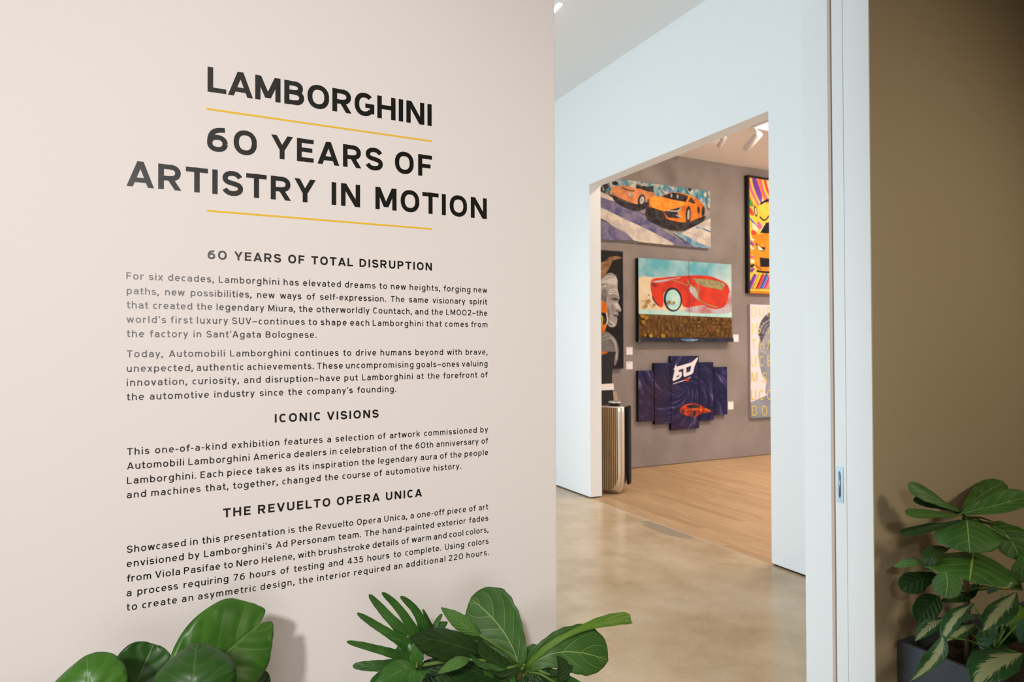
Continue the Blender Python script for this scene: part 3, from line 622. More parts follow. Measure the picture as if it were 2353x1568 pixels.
# five stepped panels of one blue swirl
def swirl():
    m = bpy.data.materials.new('paint_swirl'); m.use_nodes = True; nt = m.node_tree; N = nt.nodes; L = nt.links; b = N['Principled BSDF']; b.inputs['Roughness'].default_value = .6; b.inputs['Specular IOR Level'].default_value = .2
    g_ = N.new('ShaderNodeNewGeometry'); c = onY(*c2(1135, 2480), BW-.05)
    def op(o, *a):
        n = N.new('ShaderNodeMath'); n.operation = o
        for i, x in enumerate(a):
            if isinstance(x, (int, float)): n.inputs[i].default_value = x
            else: L.new(x, n.inputs[i])
        return n.outputs[0]
    sp = N.new('ShaderNodeSeparateXYZ'); L.new(g_.outputs['Position'], sp.inputs[0])
    dx = op('SUBTRACT', sp.outputs[0], c.x); dz = op('SUBTRACT', sp.outputs[2], c.z)
    r = op('SQRT', op('ADD', op('MULTIPLY', dx, dx), op('MULTIPLY', dz, dz))); a = op('ARCTAN2', dz, dx)
    s = op('ADD', a, op('MULTIPLY', op('LOGARITHM', op('ADD', r, .03), 2.718), 1.1))
    cv = N.new('ShaderNodeCombineXYZ'); L.new(op('MULTIPLY', op('COSINE', s), 1.6), cv.inputs[0]); L.new(op('MULTIPLY', op('SINE', s), 1.6), cv.inputs[1]); L.new(op('MULTIPLY', r, 1.5), cv.inputs[2])
    t = N.new('ShaderNodeTexNoise'); t.inputs['Scale'].default_value = 3.2; t.inputs['Detail'].default_value = 9; t.inputs['Roughness'].default_value = .68; L.new(cv.outputs[0], t.inputs['Vector'])
    rp = N.new('ShaderNodeValToRGB'); e = rp.color_ramp.elements; e[0].position = .33; e[0].color = (.003, .003, .020, 1); e[1].position = .73; e[1].color = (.24, .22, .42, 1)
    for pz, cc in ((.48, (.006, .006, .042, 1)), (.58, (.026, .020, .095, 1))): q = e.new(pz); q.color = cc
    L.new(t.outputs['Fac'], rp.inputs[0])
    t2 = N.new('ShaderNodeTexNoise'); t2.inputs['Scale'].default_value = 1.6; t2.inputs['Detail'].default_value = 3; L.new(g_.outputs['Position'], t2.inputs['Vector'])
    low = op('MULTIPLY', op('ADD', op('MULTIPLY', dz, -1.1), op('MULTIPLY', op('SUBTRACT', t2.outputs['Fac'], .52), 2.2)), 1.0)
    cl = N.new('ShaderNodeClamp'); L.new(low, cl.inputs[0]); cl.inputs[2].default_value = .75
    mx = N.new('ShaderNodeMixRGB'); mx.inputs[2].default_value = (.042, .017, .034, 1); L.new(cl.outputs[0], mx.inputs[0]); L.new(rp.outputs[0], mx.inputs[1]); L.new(mx.outputs[0], b.inputs['Base Color'])
    return m
M_swirl = swirl(); M_paper = mat('paint_white', (.72, .68, .72), .6, .2); M_redcar = paint('paint_red_car', (.55, .06, .015), (.22, .02, .015), 14)
pan = [(618, 797, (618, 845), (618, 1420), 'leftmost'), (800, 985, (800, 758), (800, 1450), 'second from left'), (985, 1303, (985, 680), (985, 1515), 'tallest middle'), (1304, 1468, (1304, 750), (1304, 1411), 'second from right'), (1469, 1622, (1469, 803), (1469, 1347), 'rightmost')]
desc = {'leftmost': 'leftmost of five stepped dark blue swirl canvas panels, without emblem or car', 'second from left': 'second from left of five stepped blue swirl canvas panels',
        'tallest middle': 'tallest middle blue swirl canvas panel carrying the white 60 emblem', 'second from right': 'second from right of five stepped blue swirl canvas panels', 'rightmost': 'rightmost and shortest of five stepped dark blue swirl canvas panels'}
for l, r, t, bt, nm in pan:
    d_ = .05; o3 = lambda q: c2(q[0], q[1]+1470)
    xa, xb = onY(*o3((l, t[1])), BW-d_).x, onY(*o3((r, t[1])), BW-d_).x
    p = Pic('canvas_panel', desc[nm], xa+.004, xb-.004, onY(*o3(bt), BW-d_).z, onY(*o3(t), BW-d_).z, d_, M_black, 'five stepped panels of the blue swirl artwork', 'artwork')
    p.full(M_swirl); q = lambda P: [(x, y+1470) for x, y in P]
    p.add(q([(985, 600), (1010, 985), (1130, 950), (1290, 680), (985, 600)]), M_swirl)
    # white slanted 60 with spikes, and the thin caption stroke under it
    p.add(q([(1040, 775), (1052, 800), (1218, 752), (1290, 690), (1292, 706), (1262, 775), (1252, 800), (1250, 775), (1075, 838), (1072, 858), (1052, 885), (1045, 920), (1005, 945), (1012, 925), (1030, 835), (1015, 828), (1030, 812)]), M_paper)
    p.add(q([(1005, 945), (1025, 885), (1088, 855), (1110, 860), (1108, 905), (1085, 930), (1015, 962)]), M_paper); p.add(q([(1050, 905), (1085, 890), (1080, 908), (1048, 922)]), M_swirl)
    p.add(q([(1128, 812), (1160, 800), (1160, 870), (1205, 852), (1218, 780), (1256, 768), (1238, 862), (1215, 885), (1140, 915), (1128, 900)]), M_paper)
    p.add(q([(1010, 990), (1140, 948), (1208, 912), (1208, 918), (1140, 956), (1012, 996)]), M_paper)
    p.oval(1170, 945+1470, 26, 18, M_redcar)
    p.add(blob(q([(1085, 1285), (1130, 1235), (1220, 1212), (1300, 1222), (1375, 1265), (1432, 1290), (1425, 1312), (1330, 1325), (1260, 1365), (1170, 1350), (1105, 1325)])), M_redcar)
    p.add(blob(q([(1160, 1245), (1240, 1222), (1320, 1248), (1280, 1262), (1200, 1268)])), dk); p.oval(1250, 1325+1470, 20, 34, dk, 8); p.oval(1120, 1305+1470, 16, 24, dk); p.line(q([(1150, 1290), (1230, 1275), (1340, 1285)]), 7, orange); p.line(q([(1180, 1340), (1240, 1350)]), 8, dk)
    p.line(q([(1380, 1275), (1425, 1295)]), 16, orange)
    p.done()

# grey profile portrait at the left
d_ = .05; x0, x1, z0, z1 = rectpx(1345, (1431.8, 578.4), 1431.6, (1430.6, 847.6), BW-d_)
p = Pic('profile_portrait', 'dark portrait of a grey face in profile beside an orange helmet', x0, x1, z0, z1, d_, M_black, frame=(.014, M_black, M_black))
bk = paint('paint_near_black', (.008, .007, .007), (.016, .013, .013)); brown = paint('paint_hide', (.16, .075, .03), (.30, .17, .09), 12)
sk = paint('paint_grey_skin', (.40, .37, .35), (.29, .27, .26), 9); skl = paint('paint_light_skin', (.58, .54, .52), (.46, .43, .41), 9); skd = paint('paint_dark_skin', (.13, .12, .115), (.20, .185, .18), 9); yel = paint('paint_yellow', (.65, .50, .02), (.5, .36, .02))
p.full(bk)
p.add(blob([(100, 1130), (205, 1095), (265, 1070), (290, 1035), (390, 1025), (435, 1050), (335, 1072), (300, 1150), (245, 1235), (205, 1300), (100, 1330)]), brown)
p.add(blob([(80, 1330), (205, 1290), (250, 1235), (310, 1212), (360, 1240), (388, 1300), (385, 1380), (398, 1450), (408, 1500), (392, 1545), (428, 1625), (412, 1652), (390, 1655), (396, 1690), (378, 1708), (384, 1740), (362, 1812), (300, 1822), (250, 1780), (80, 1780)], 3), sk)
p.add(blob([(215, 1290), (300, 1225), (350, 1240), (378, 1300), (350, 1350), (290, 1330), (250, 1370)]), skl)
p.add(blob([(300, 1400), (380, 1400), (395, 1470), (340, 1465), (290, 1450)]), skl); p.add(blob([(350, 1560), (392, 1560), (420, 1618), (380, 1612)]), skl); p.add(blob([(280, 1740), (340, 1770), (360, 1805), (310, 1815)]), skl)
p.add(blob([(300, 1495), (350, 1480), (398, 1505), (380, 1530), (330, 1525)]), skd); p.add(blob([(360, 1630), (405, 1632), (412, 1652), (370, 1655)]), skd); p.add(blob([(340, 1680), (392, 1690), (372, 1712), (345, 1705)]), skd)
p.add(blob([(215, 1400), (270, 1420), (260, 1560), (300, 1650), (270, 1720), (205, 1600)]), skd); p.line([(205, 1350), (245, 1335), (280, 1350)], 12, skd)
for k in range(6): p.line([(225+k*22, 1300-k*6), (255+k*22, 1240-k*2), (300+k*14, 1222+k*4)], 5, skd)
p.line([(285, 1482), (340, 1458), (396, 1480)], 11, skd); p.oval(362, 1506, 9, 8, bk); p.line([(325, 1508), (395, 1510)], 6, bk); p.line([(318, 1570), (340, 1620), (330, 1680)], 7, skd); p.line([(300, 1420), (350, 1412), (385, 1425)], 4, skd); p.line([(300, 1440), (350, 1434), (388, 1445)], 4, skd); p.line([(345, 1688), (392, 1694)], 6, bk); p.line([(270, 1700), (285, 1770), (330, 1800)], 14, skd)
p.add(blob([(60, 1520), (205, 1525), (255, 1560), (275, 1650), (262, 1800), (200, 1930), (60, 1930)]), orange); p.add(blob([(60, 1665), (230, 1660), (258, 1700), (245, 1790), (60, 1800)]), dk); p.line([(190, 1690), (215, 1720), (205, 1800)], 14, yel); p.line([(258, 1665), (270, 1740), (258, 1790)], 10, M_paper)
p.add(blob([(60, 1930), (205, 1900), (250, 1870), (350, 1940), (392, 2050), (392, 2150), (370, 2230), (345, 2250), (320, 2100), (60, 2110)]), skd); p.line([(300, 1930), (360, 2010), (372, 2190)], 26, sk); p.line([(205, 1935), (300, 1905)], 10, sk); p.line([(205, 1975), (300, 1945), (340, 1960)], 8, sk)
p.add([(60, 2095), (285, 2100), (205, 2150), (60, 2160)], orange)
p.done()

# loud striped picture with an orange car front, at the right
d_ = .06; x0, x1, z0, z1 = rectpx(1719.5, (1719.5, 402.5), 1905, (1719.5, 673.5), BW-d_)
cols = [paint('pop_'+n, c, tuple(min(1, v*1.25+.01) for v in c), 6) for n, c in (('orange', (.85, .25, .015)), ('yellow', (.85, .52, .06)), ('violet', (.20, .05, .42)), ('pink', (.85, .10, .25)), ('cream', (.85, .70, .48)), ('red', (.70, .05, .03)), ('green', (.07, .30, .06)), ('blue', (.06, .18, .55)), ('black', (.012, .01, .012)))]
oc, yc_, vi, pk, cr, rd, gn, bl, kk = cols
p = Pic('pop_picture', 'black framed picture of loud colour stripes and an orange car front', x0, x1, z0, z1, d_, M_black, frame=(.035, M_black, paint('orange_rail', (.62, .24, .02), (.55, .2, .02))))
p.full(yc_)
for i, c in enumerate([cr, oc, yc_, pk, yc_, vi, cr, oc, pk, yc_, rd, cr, vi]):
    x = 1780+i*26; p.line([(x, 60), (x+12, 200), (x+60, 340), (x+130, 470)], 27, c)
p.add(blob([(1925, 150), (1950, 160), (1985, 260), (2015, 370), (1990, 400), (1950, 330), (1925, 230)]), vi); p.add(blob([(1862, 370), (1885, 385), (1910, 450), (1900, 470), (1865, 440)]), gn); p.add(blob([(1862, 470), (1900, 500), (1920, 560), (1890, 560), (1862, 520)]), rd)
p.add(blob([(1990, 430), (2050, 390), (2140, 360), (2300, 350), (2300, 400), (2080, 410), (2000, 445)]), kk); p.add(blob([(1930, 480), (2010, 440), (2120, 420), (2300, 420), (2300, 560), (2100, 560), (1960, 570)]), yc_); p.oval(1940, 520, 16, 62, kk, -8); p.oval(1940, 520, 8, 44, cr, -8)
p.line([(1985, 580), (2040, 620), (2100, 560)], 14, kk); p.line([(1870, 590), (1920, 650), (1960, 700)], 16, bl); p.add(blob([(1960, 640), (1990, 650), (2010, 700), (1975, 720)]), pk); p.add(blob([(1900, 650), (1950, 690), (1960, 740), (1910, 730)]), cr)
p.add([(1985, 760), (2050, 650), (2095, 640), (2300, 630), (2300, 775), (2090, 770)], kk); p.line([(1980, 760), (2045, 655)], 9, cr); p.add(blob([(1890, 740), (1925, 735), (1950, 770), (1920, 790), (1895, 775)]), rd)
p.add(blob([(1905, 800), (1985, 775), (2090, 768), (2320, 768), (2320, 1190), (2050, 1195), (1960, 1180), (1925, 1050), (1905, 930)]), oc)
p.add([(1935, 870), (2000, 920), (2050, 925), (2030, 975), (1965, 960)], kk); p.add([(1955, 895), (1998, 930), (2030, 960), (1970, 955)], cr); p.add([(1982, 1038), (2090, 1050), (2320, 1060), (2320, 1155), (1990, 1145)], kk); p.line([(1935, 1125), (1965, 1150), (2005, 1175)], 10, kk); p.line([(2005, 790), (2060, 950)], 5, rd); p.line([(1950, 1190), (2060, 1205), (2300, 1205)], 22, kk)
for i, c in enumerate([vi, yc_, rd, bl, pk, yc_, vi, oc, pk]):
    x = 1862+i*44; p.add(blob([(x, 1380), (x-20, 1400), (x+20, 1300), (x+60, 1225), (x+85, 1240), (x+70, 1310), (x+30, 1390)]), c); p.line([(x-8, 1395), (x+70, 1222)], 8, kk)
for i, c in enumerate([cr, vi, cr, oc, pk, cr, kk, vi]): p.line([(1858, 800+i*48), (1888, 830+i*52), (1915, 850+i*44)], 24, c)
p.done()

# portrait with rows of yellow letters
d_ = .04; x0, x1, z0, z1 = rectpx(1723.5, (1723.5, 699.6), 1890, (1723.5, 962.0), BW-d_)
p = Pic('letter_portrait', 'pale portrait overprinted with rows of yellow letters, lower right by the opening', x0, x1, z0, z1, d_, mat('canvas_side', (.45, .40, .42), .8))
pw = mat('paint_pale_pink', (.72, .66, .70), .7, .2); hair = paint('paint_hair', (.05, .05, .07), (.16, .16, .19), 10, (1, 1, 3)); fc = paint('paint_face', (.26, .26, .30), (.34, .33, .38), 5); suit = paint('paint_suit', (.22, .24, .29), (.27, .29, .34), 4); yl = mat('paint_letter_yellow', (.75, .62, .10), .6, .2)
p.full(pw); q = lambda P: [(x, y+1470) for x, y in P]
p.add(blob(q([(2400, 330), (2110, 330), (2040, 420), (1985, 500), (1972, 690), (2005, 850), (2060, 960), (2075, 1120), (2400, 1120)])), fc)
p.add(blob(q([(2400, 150), (2200, 165), (2090, 195), (2030, 245), (1985, 330), (1972, 430), (1985, 470), (1990, 540), (2030, 480), (2060, 400), (2110, 350), (2400, 330)])), hair)
p.line(q([(1995, 380), (2030, 320), (2110, 260)]), 12, fc); p.line(q([(2020, 430), (2050, 350), (2110, 300)]), 8, fc); p.add(blob(q([(2060, 560), (2110, 550), (2200, 560), (2200, 590), (2090, 590)])), hair)
p.add(blob(q([(1988, 640), (2060, 700), (2100, 900), (2060, 950), (2000, 840)])), suit)
p.add(q([(1860, 1210), (2060, 1125), (2120, 1090), (2400, 1090), (2400, 1400), (1860, 1400)]), suit)
rows = [(128, 238, 'O', 1893, 1950), (128, 238, 'U', 1985, 2036), (128, 238, 'R', 2074, 2128), (310, 425, 'I', 1898, 1908), (310, 425, 'S', 1948, 1996), (310, 425, 'A', 2078, 2134), (490, 605, 'T', 1896, 1946), (490, 605, 'H', 1984, 2032), (490, 605, 'A', 2066, 2122),
        (678, 792, 'U', 1895, 1946), (678, 792, 'C', 1980, 2030), (678, 792, 'E', 2070, 2116), (865, 972, 'M', 1895, 1960), (865, 972, 'S', 2018, 2066), (1062, 1172, 'U', 1893, 1946), (1062, 1172, 'C', 1980, 2028), (1062, 1172, 'C', 2066, 2116), (1238, 1350, 'B', 1893, 1950), (1238, 1350, 'O', 2005, 2066)]
for yt, yb_, ch, xl, xr in rows:
    if ch == 'I': p.add(q([(xl, yt), (xr, yt), (xr, yb_), (xl, yb_)]), yl); continue
    G, _ = glyph(ch, .085); lo = min(a[0] for k in G for a in k); hi = max(a[0] for k in G for a in k)
    k0 = p.k
    for k in G: p.k = k0; p.add(q([(xl+(a[0]-lo)/(hi-lo)*(xr-xl), yb_-a[1]*(yb_-yt)) for a in k]), yl)
p.done()

# caption cards
for l, t, r, bt, lab in ((485, 2050, 555, 2135, 'small white caption card right of the profile portrait, upper of two'), (485, 2210, 555, 2297, 'small white caption card right of the profile portrait, lower of two'),
                         (1688, 1907, 1748, 1988, 'small white caption card at the lower right corner of the red car painting'), (1630, 2665, 1690, 2748, 'small white caption card right of the rightmost blue swirl panel')):
    a = onY(*c2(l, t), BW); c = onY(*c2(r, bt), BW); r_ = thing('caption_card', ((a.x+c.x)/2, BW, c.z), lab, 'label', 'caption cards on the gallery wall')
    b = MB(); b.box((a.x, BW-.004, c.z), (c.x, BW-.0003, a.z)); b.build('card', M_card, r_)
    w_ = c.x-a.x; h_ = a.z-c.z
    for k, (f, e) in enumerate(((.86, .55), (.78, .7), (.70, .4), (.2, .5))): b = MB(); b.poly([(a.x+w_*.15, BW-.0043, c.z+h_*f), (a.x+w_*(.15+e), BW-.0043, c.z+h_*f), (a.x+w_*(.15+e), BW-.0043, c.z+h_*(f+.03)), (a.x+w_*.15, BW-.0043, c.z+h_*(f+.03))]); b.build('text_line', M_print, r_)

# ------------------------------------------------------------------ tall loudspeaker behind the opening
def c6(x, y): return (1360+x/2.617, 560+y/2.617)
gp = onZ(1404, 1139, 0); f2 = Vector((-gp.x, -gp.y, 0)).normalized(); s2 = Vector((-f2.y, f2.x, 0))
if s2.dot(rt) < 0: s2 = -s2
ctr = gp - f2*0.19
root = thing('loudspeaker', ctr, 'tall floor loudspeaker with oak slat front and rounded aluminium corner on the wood floor', 'speaker')
LP = lambda a, f_, z: ctr + s2*a + f2*f_ + Vector((0, 0, z))
def rtri(k, rr=0.055, n=7):
    V = [Vector((.140, .175)), Vector((-.245, .085)), Vector((.205, -.165))]; c = sum(V, Vector((0, 0)))/3; out = []
    for i in range(3):
        p, q, r = V[i-1], V[i], V[(i+1) % 3]; a = (p-q).normalized(); b_ = (r-q).normalized(); bis = (a+b_).normalized(); half = math.acos(max(-1, min(1, a.dot(b_))))/2
        cen = q+bis*(rr/math.sin(half)); a0 = (q+a*(rr/math.tan(half))-cen); a1 = (q+b_*(rr/math.tan(half))-cen)
        t0 = math.atan2(a0.y, a0.x); dt = (math.atan2(a1.y, a1.x)-t0+math.pi) % (2*math.pi)-math.pi
        out += [cen+Vector((math.cos(t0+dt*j/n), math.sin(t0+dt*j/n)))*rr for j in range(n+1)]
    return [c+(v-c)*k for v in out]
b = MB(); b.loft([[LP(v.x, v.y, z) for v in rtri(k)] for z, k in ((.004, .50), (.012, .62), (.03, .74), (.06, .84), (.10, .91), (.16, .965), (.24, 1), (.90, 1), (.955, .985), (.965, .95))])
b.build('body', mat('satin_aluminium_warm', (.74, .69, .62), .30, .5, 1.0), root, True)
def cover(name, p0, p1, z0, z1, off, matr, slats=0, label=None):
    """a board along one side of the body, its lower front corner rounded; slats stand proud of it"""
    d = (p1-p0); nrm = Vector((d.y, -d.x)).normalized()
    if nrm.dot((p0+p1)/2) < 0: nrm = -nrm
    b = MB(); N_ = slats or 10
    def zlow(t): k = max(0, 1-t/.30); return z0+.13*k**2.2
    for i in range(N_):
        t0, t1 = i/N_, (i+1)/N_; a, c = p0+d*t0, p0+d*t1
        for (u, v, o0, o1, m) in ((a, c, -.004, off, 0),)+(((a+d*(.24/N_), c-d*(.24/N_), off, off+.010, 1),) if slats else ()):
            za, zc = zlow(t0), zlow(t1); P = [u+nrm*o0, v+nrm*o0, v+nrm*o1, u+nrm*o1]; Z = [za, zc, zc, za]; n = len(b.v)
            b.v += [LP(q.x, q.y, z) for q, z in zip(P, Z)]+[LP(q.x, q.y, z1) for q in P]
            for fc_ in ((0, 3, 2, 1), (4, 5, 6, 7), (0, 1, 5, 4), (1, 2, 6, 5), (2, 3, 7, 6), (3, 0, 4, 7)): b.f.append(tuple(n+j for j in fc_)); b.m.append(m)
    o = b.build(name, matr, root)
    if label: o['label'] = label
cover('slat_cover', Vector((.075, .158)), Vector((-.225, .085)), .05, .955, .012, [M_black, M_oak_slat], 15, 'oak slats over black')
cover('side_cover', Vector((.172, .075)), Vector((.205, -.125)), .09, .955, .024, M_matte_black, 0, 'black cloth side')
b = MB(); b.loft([[LP(.045+.062*math.cos(t)*k, .06+.062*math.sin(t)*k, z) for t in [2*math.pi*i/24 for i in range(24)]] for z, k in ((.950, 1), (.985, .95), (1.0, .95))]); b.build('tweeter_lens', M_black, root, True)
b = MB(); b.loft([[LP(.045+.070*math.cos(t), .06+.070*math.sin(t), z) for t in [2*math.pi*i/24 for i in range(24)]] for z in (1.0, 1.018)]); b.build('lens_cap', M_alu, root)
# dark curved panel behind it
YP = 6.72
bp_ = onY(*c6(95, 1480), YP); root = thing('panel_stand', (bp_.x, YP, 0), 'black curved panel with an aluminium band standing behind the slatted loudspeaker', 'stand')
def slab(P, ya, yb_): b = MB(); b.loft([[Vector((q[0], ya, q[1])) for q in P], [Vector((q[0], yb_, q[1])) for q in P]]); return b
def xz(P, Y): return [(lambda q: (q.x, max(0.003, q.z)))(onY(*c6(*p), Y)) for p in P]
P = blob([(-60, 706), (30, 676), (90, 664), (146, 650), (134, 700), (126, 735), (122, 790), (122, 850), (127, 890), (132, 940), (134, 1000), (132, 1200), (128, 1470), (-60, 1500)], 1)
slab(xz(P, YP), YP, YP+.05).build('panel', M_black, root)
slab(xz([(45, 846), (131, 842), (133, 880), (45, 884)], YP-.02), YP-.02, YP+.06).build('band', M_alu, root)
slab(xz([(124, 890), (146, 890), (152, 915), (168, 975), (180, 1480), (124, 1480)], YP+.05), YP+.05, YP+.075).build('rear_board', M_wood_brown, root)

# ------------------------------------------------------------------ lamps and the panel under the gallery ceiling
def c1(x, y): return (1250+x/2.8, y/2.8)
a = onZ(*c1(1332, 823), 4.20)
root = thing('ceiling_panel', (a.x, a.y, 4.20), 'cool white panel under the gallery ceiling carrying the nearer spotlight', 'lamp')
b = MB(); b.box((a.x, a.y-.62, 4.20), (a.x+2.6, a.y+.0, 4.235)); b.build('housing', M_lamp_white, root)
b = MB(); b.box((a.x+.03, a.y-.60, 4.196), (a.x+2.57, a.y-.02, 4.2005)); b.build('daylit_face', mat('painted_daylight', (.8, .8, .85), .5, .3, emit=((.78, .78, 1.0), .72)), root)  # weak emission stands in for daylight falling on the panel's underside
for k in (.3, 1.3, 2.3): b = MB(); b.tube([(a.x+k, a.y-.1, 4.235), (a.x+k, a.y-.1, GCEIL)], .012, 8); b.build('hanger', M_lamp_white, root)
def spotlight(pj, pa, pb, dep, rad, label, track):
    J, A, B = [C0+ray(*c1(*p)).normalized()*(dep*k) for p, k in ((pj, 1), (pa, 1.0), (pb, 1.022))]
    r = thing('spotlight', J, label, 'lamp', 'white spotlights under the gallery ceiling')
    b = MB(); b.tube([J, (J+A)/2, A.lerp(B, .25)], .012, 8); b.build('arm', M_lamp_white, r)
    d = (B-A).normalized(); b = MB(); b.tube([A-d*.01, A, B, B+d*.004], [rad*.8, rad, rad, rad*.9], 20); b.build('barrel', M_lamp_white, r, True)
    b = MB(); b.tube([B+d*.0045, B+d*.006], rad*.78, 20); b.build('lens', M_lit, r)
    return J
J = onZ(*c1(1358, 826), 4.20); dj = (J-C0).length
spotlight((1358, 826), (1384, 862), (1300, 958), dj, .045, 'white cylinder spotlight hanging from the end of the track in the gallery', True)
dj2 = (onZ(*c1(1165, 868), 4.27)-C0).length
J2 = spotlight((1168, 872), (1160, 884), (1128, 938), dj2, .032, 'smaller white spotlight farther left along the gallery ceiling', False)
root = thing('ceiling_mount', (J2.x, J2.y, J2.z), 'small white mount holding the farther spotlight to the gallery ceiling', 'mount')
b = MB(); b.tube([J2+Vector((0, 0, -.005)), (J2.x, J2.y, GCEIL)], .02, 10); b.build('stem', M_lamp_white, root)
a0, a1 = onZ(1286.5, 9, CEIL), onZ(1264, 31, CEIL); d = (a1-a0).normalized(); n_ = Vector((-d.y, d.x, 0))
root = thing('ceiling_light', a0, 'small bright slot light in the hall ceiling at the top of the lettered wall end', 'lamp')
def capsule(r): return [a0+d*0+(-d*math.cos(t)+n_*math.sin(t))*r for t in [math.radians(-90+180*i/8) for i in range(9)]]+[a1+(d*math.cos(t)-n_*math.sin(t))*r for t in [math.radians(-90+180*i/8) for i in range(9)]]
b = MB(); b.loft([[p-Vector((0, 0, .004)) for p in capsule(.026)], [p for p in capsule(.026)]]); b.build('trim_ring', M_lamp_white, root)
b = MB(); b.loft([[p-Vector((0, 0, .008)) for p in capsule(.019)], [p-Vector((0, 0, .0042)) for p in capsule(.019)]]); b.build('lens', M_lit, root)

# ------------------------------------------------------------------ plants
def leaf_mat(name, c_lo, c_hi, vein, rough=.38, nveins=7, slant=.30, vw=.045, quilt=.5, varieg=None, trans=.18, edge=None):
    m = bpy.data.materials.new(name); m.use_nodes = True; nt = m.node_tree; N = nt.nodes; L = nt.links; b = N['Principled BSDF']
    def op(o, *a):
        n = N.new('ShaderNodeMath'); n.operation = o
        for i, x in enumerate(a):
            if isinstance(x, (int, float)): n.inputs[i].default_value = x
            else: L.new(x, n.inputs[i])
        return n.outputs[0]
    def ramp(x, lo, hi):
        n = N.new('ShaderNodeMapRange'); n.interpolation_type = 'SMOOTHSTEP'; n.inputs[1].default_value = lo; n.inputs[2].default_value = hi; L.new(x, n.inputs[0]); return n.outputs[0]
    def mix(f, a, c):
        n = N.new('ShaderNodeMixRGB'); L.new(f, n.inputs[0])
        for i, x in ((1, a), (2, c)):
            if isinstance(x, tuple): n.inputs[i].default_value = (*x, 1)
            else: L.new(x, n.inputs[i])
        return n.outputs[0]
    tc = N.new('ShaderNodeTexCoord'); sp = N.new('ShaderNodeSeparateXYZ'); L.new(tc.outputs['UV'], sp.inputs[0])
    u = sp.outputs[0]; a = op('ABSOLUTE', op('SUBTRACT', op('MULTIPLY', sp.outputs[1], 2), 1))
    sgn = op('SIGN', op('SUBTRACT', sp.outputs[1], .5))
    ns = N.new('ShaderNodeTexNoise'); ns.inputs['Scale'].default_value = 14; ns.inputs['Detail'].default_value = 4; L.new(tc.outputs['Object'], ns.inputs['Vector'])
    s = op('MULTIPLY', op('SUBTRACT', op('ADD', u, op('MULTIPLY', sgn, .018)), op('MULTIPLY', op('POWER', a, 1.25), slant)), nveins)
    fr = op('ABSOLUTE', op('SUBTRACT', op('FRACT', op('ADD', s, 20.0)), .5))           # 0 on a side vein
    side = op('SUBTRACT', 1, ramp(fr, vw*.35, vw*1.3)); side = op('MULTIPLY', side, op('SUBTRACT', 1, ramp(a, .55, .98)))
    mid = op('SUBTRACT', 1, ramp(op('ADD', a, op('MULTIPLY', u, .012)), .012, .042))
    col = mix(ramp(ns.outputs['Fac'], .3, .7), c_lo, c_hi)
    if varieg:
        n2 = N.new('ShaderNodeTexNoise'); n2.inputs['Scale'].default_value = 1.0; n2.inputs['Detail'].default_value = 5; n2.inputs['Roughness'].default_value = .7
        cv = N.new('ShaderNodeCombineXYZ'); L.new(op('MULTIPLY', op('SUBTRACT', u, op('MULTIPLY', a, slant)), 26), cv.inputs[0]); L.new(op('MULTIPLY', sp.outputs[1], 5), cv.inputs[1]); L.new(cv.outputs[0], n2.inputs['Vector'])
        f = op('ADD', op('MULTIPLY', a, 1.0), op('MULTIPLY', op('SUBTRACT', n2.outputs['Fac'], .5), 1.5))
        col = mix(ramp(f, .34, .44), varieg, col)
    elif vein: col = mix(op('MULTIPLY', side, .55), col, vein)
    if vein: col = mix(mid, col, vein)
    if edge:
        n3 = N.new('ShaderNodeTexNoise'); n3.inputs['Scale'].default_value = 30; L.new(tc.outputs['Object'], n3.inputs['Vector'])
        col = mix(op('MULTIPLY', ramp(op('ADD', op('MULTIPLY', u, op('ADD', .6, op('MULTIPLY', a, .4))), op('MULTIPLY', op('SUBTRACT', n3.outputs['Fac'], .5), .7)), .82, 1.0), .8), col, edge)
    L.new(col, b.inputs['Base Color']); b.inputs['Roughness'].default_value = rough; b.inputs['Specular IOR Level'].default_value = .45
    hgt = op('ADD', op('MULTIPLY', ramp(fr, 0, .45), quilt), op('MULTIPLY', ramp(a, 0, .08), .5*quilt))
    bp = N.new('ShaderNodeBump'); bp.inputs['Strength'].default_value = .55; bp.inputs['Distance'].default_value = .006; L.new(hgt, bp.inputs['Height']); L.new(bp.outputs[0], b.inputs['Normal'])
    tr = N.new('ShaderNodeBsdfTranslucent'); L.new(col, tr.inputs[0]); ms = N.new('ShaderNodeMixShader'); ms.inputs[0].default_value = trans
    L.new(b.outputs[0], ms.inputs[1]); L.new(tr.outputs[0], ms.inputs[2]); L.new(ms.outputs[0], N['Material Output'].inputs[0])
    return m
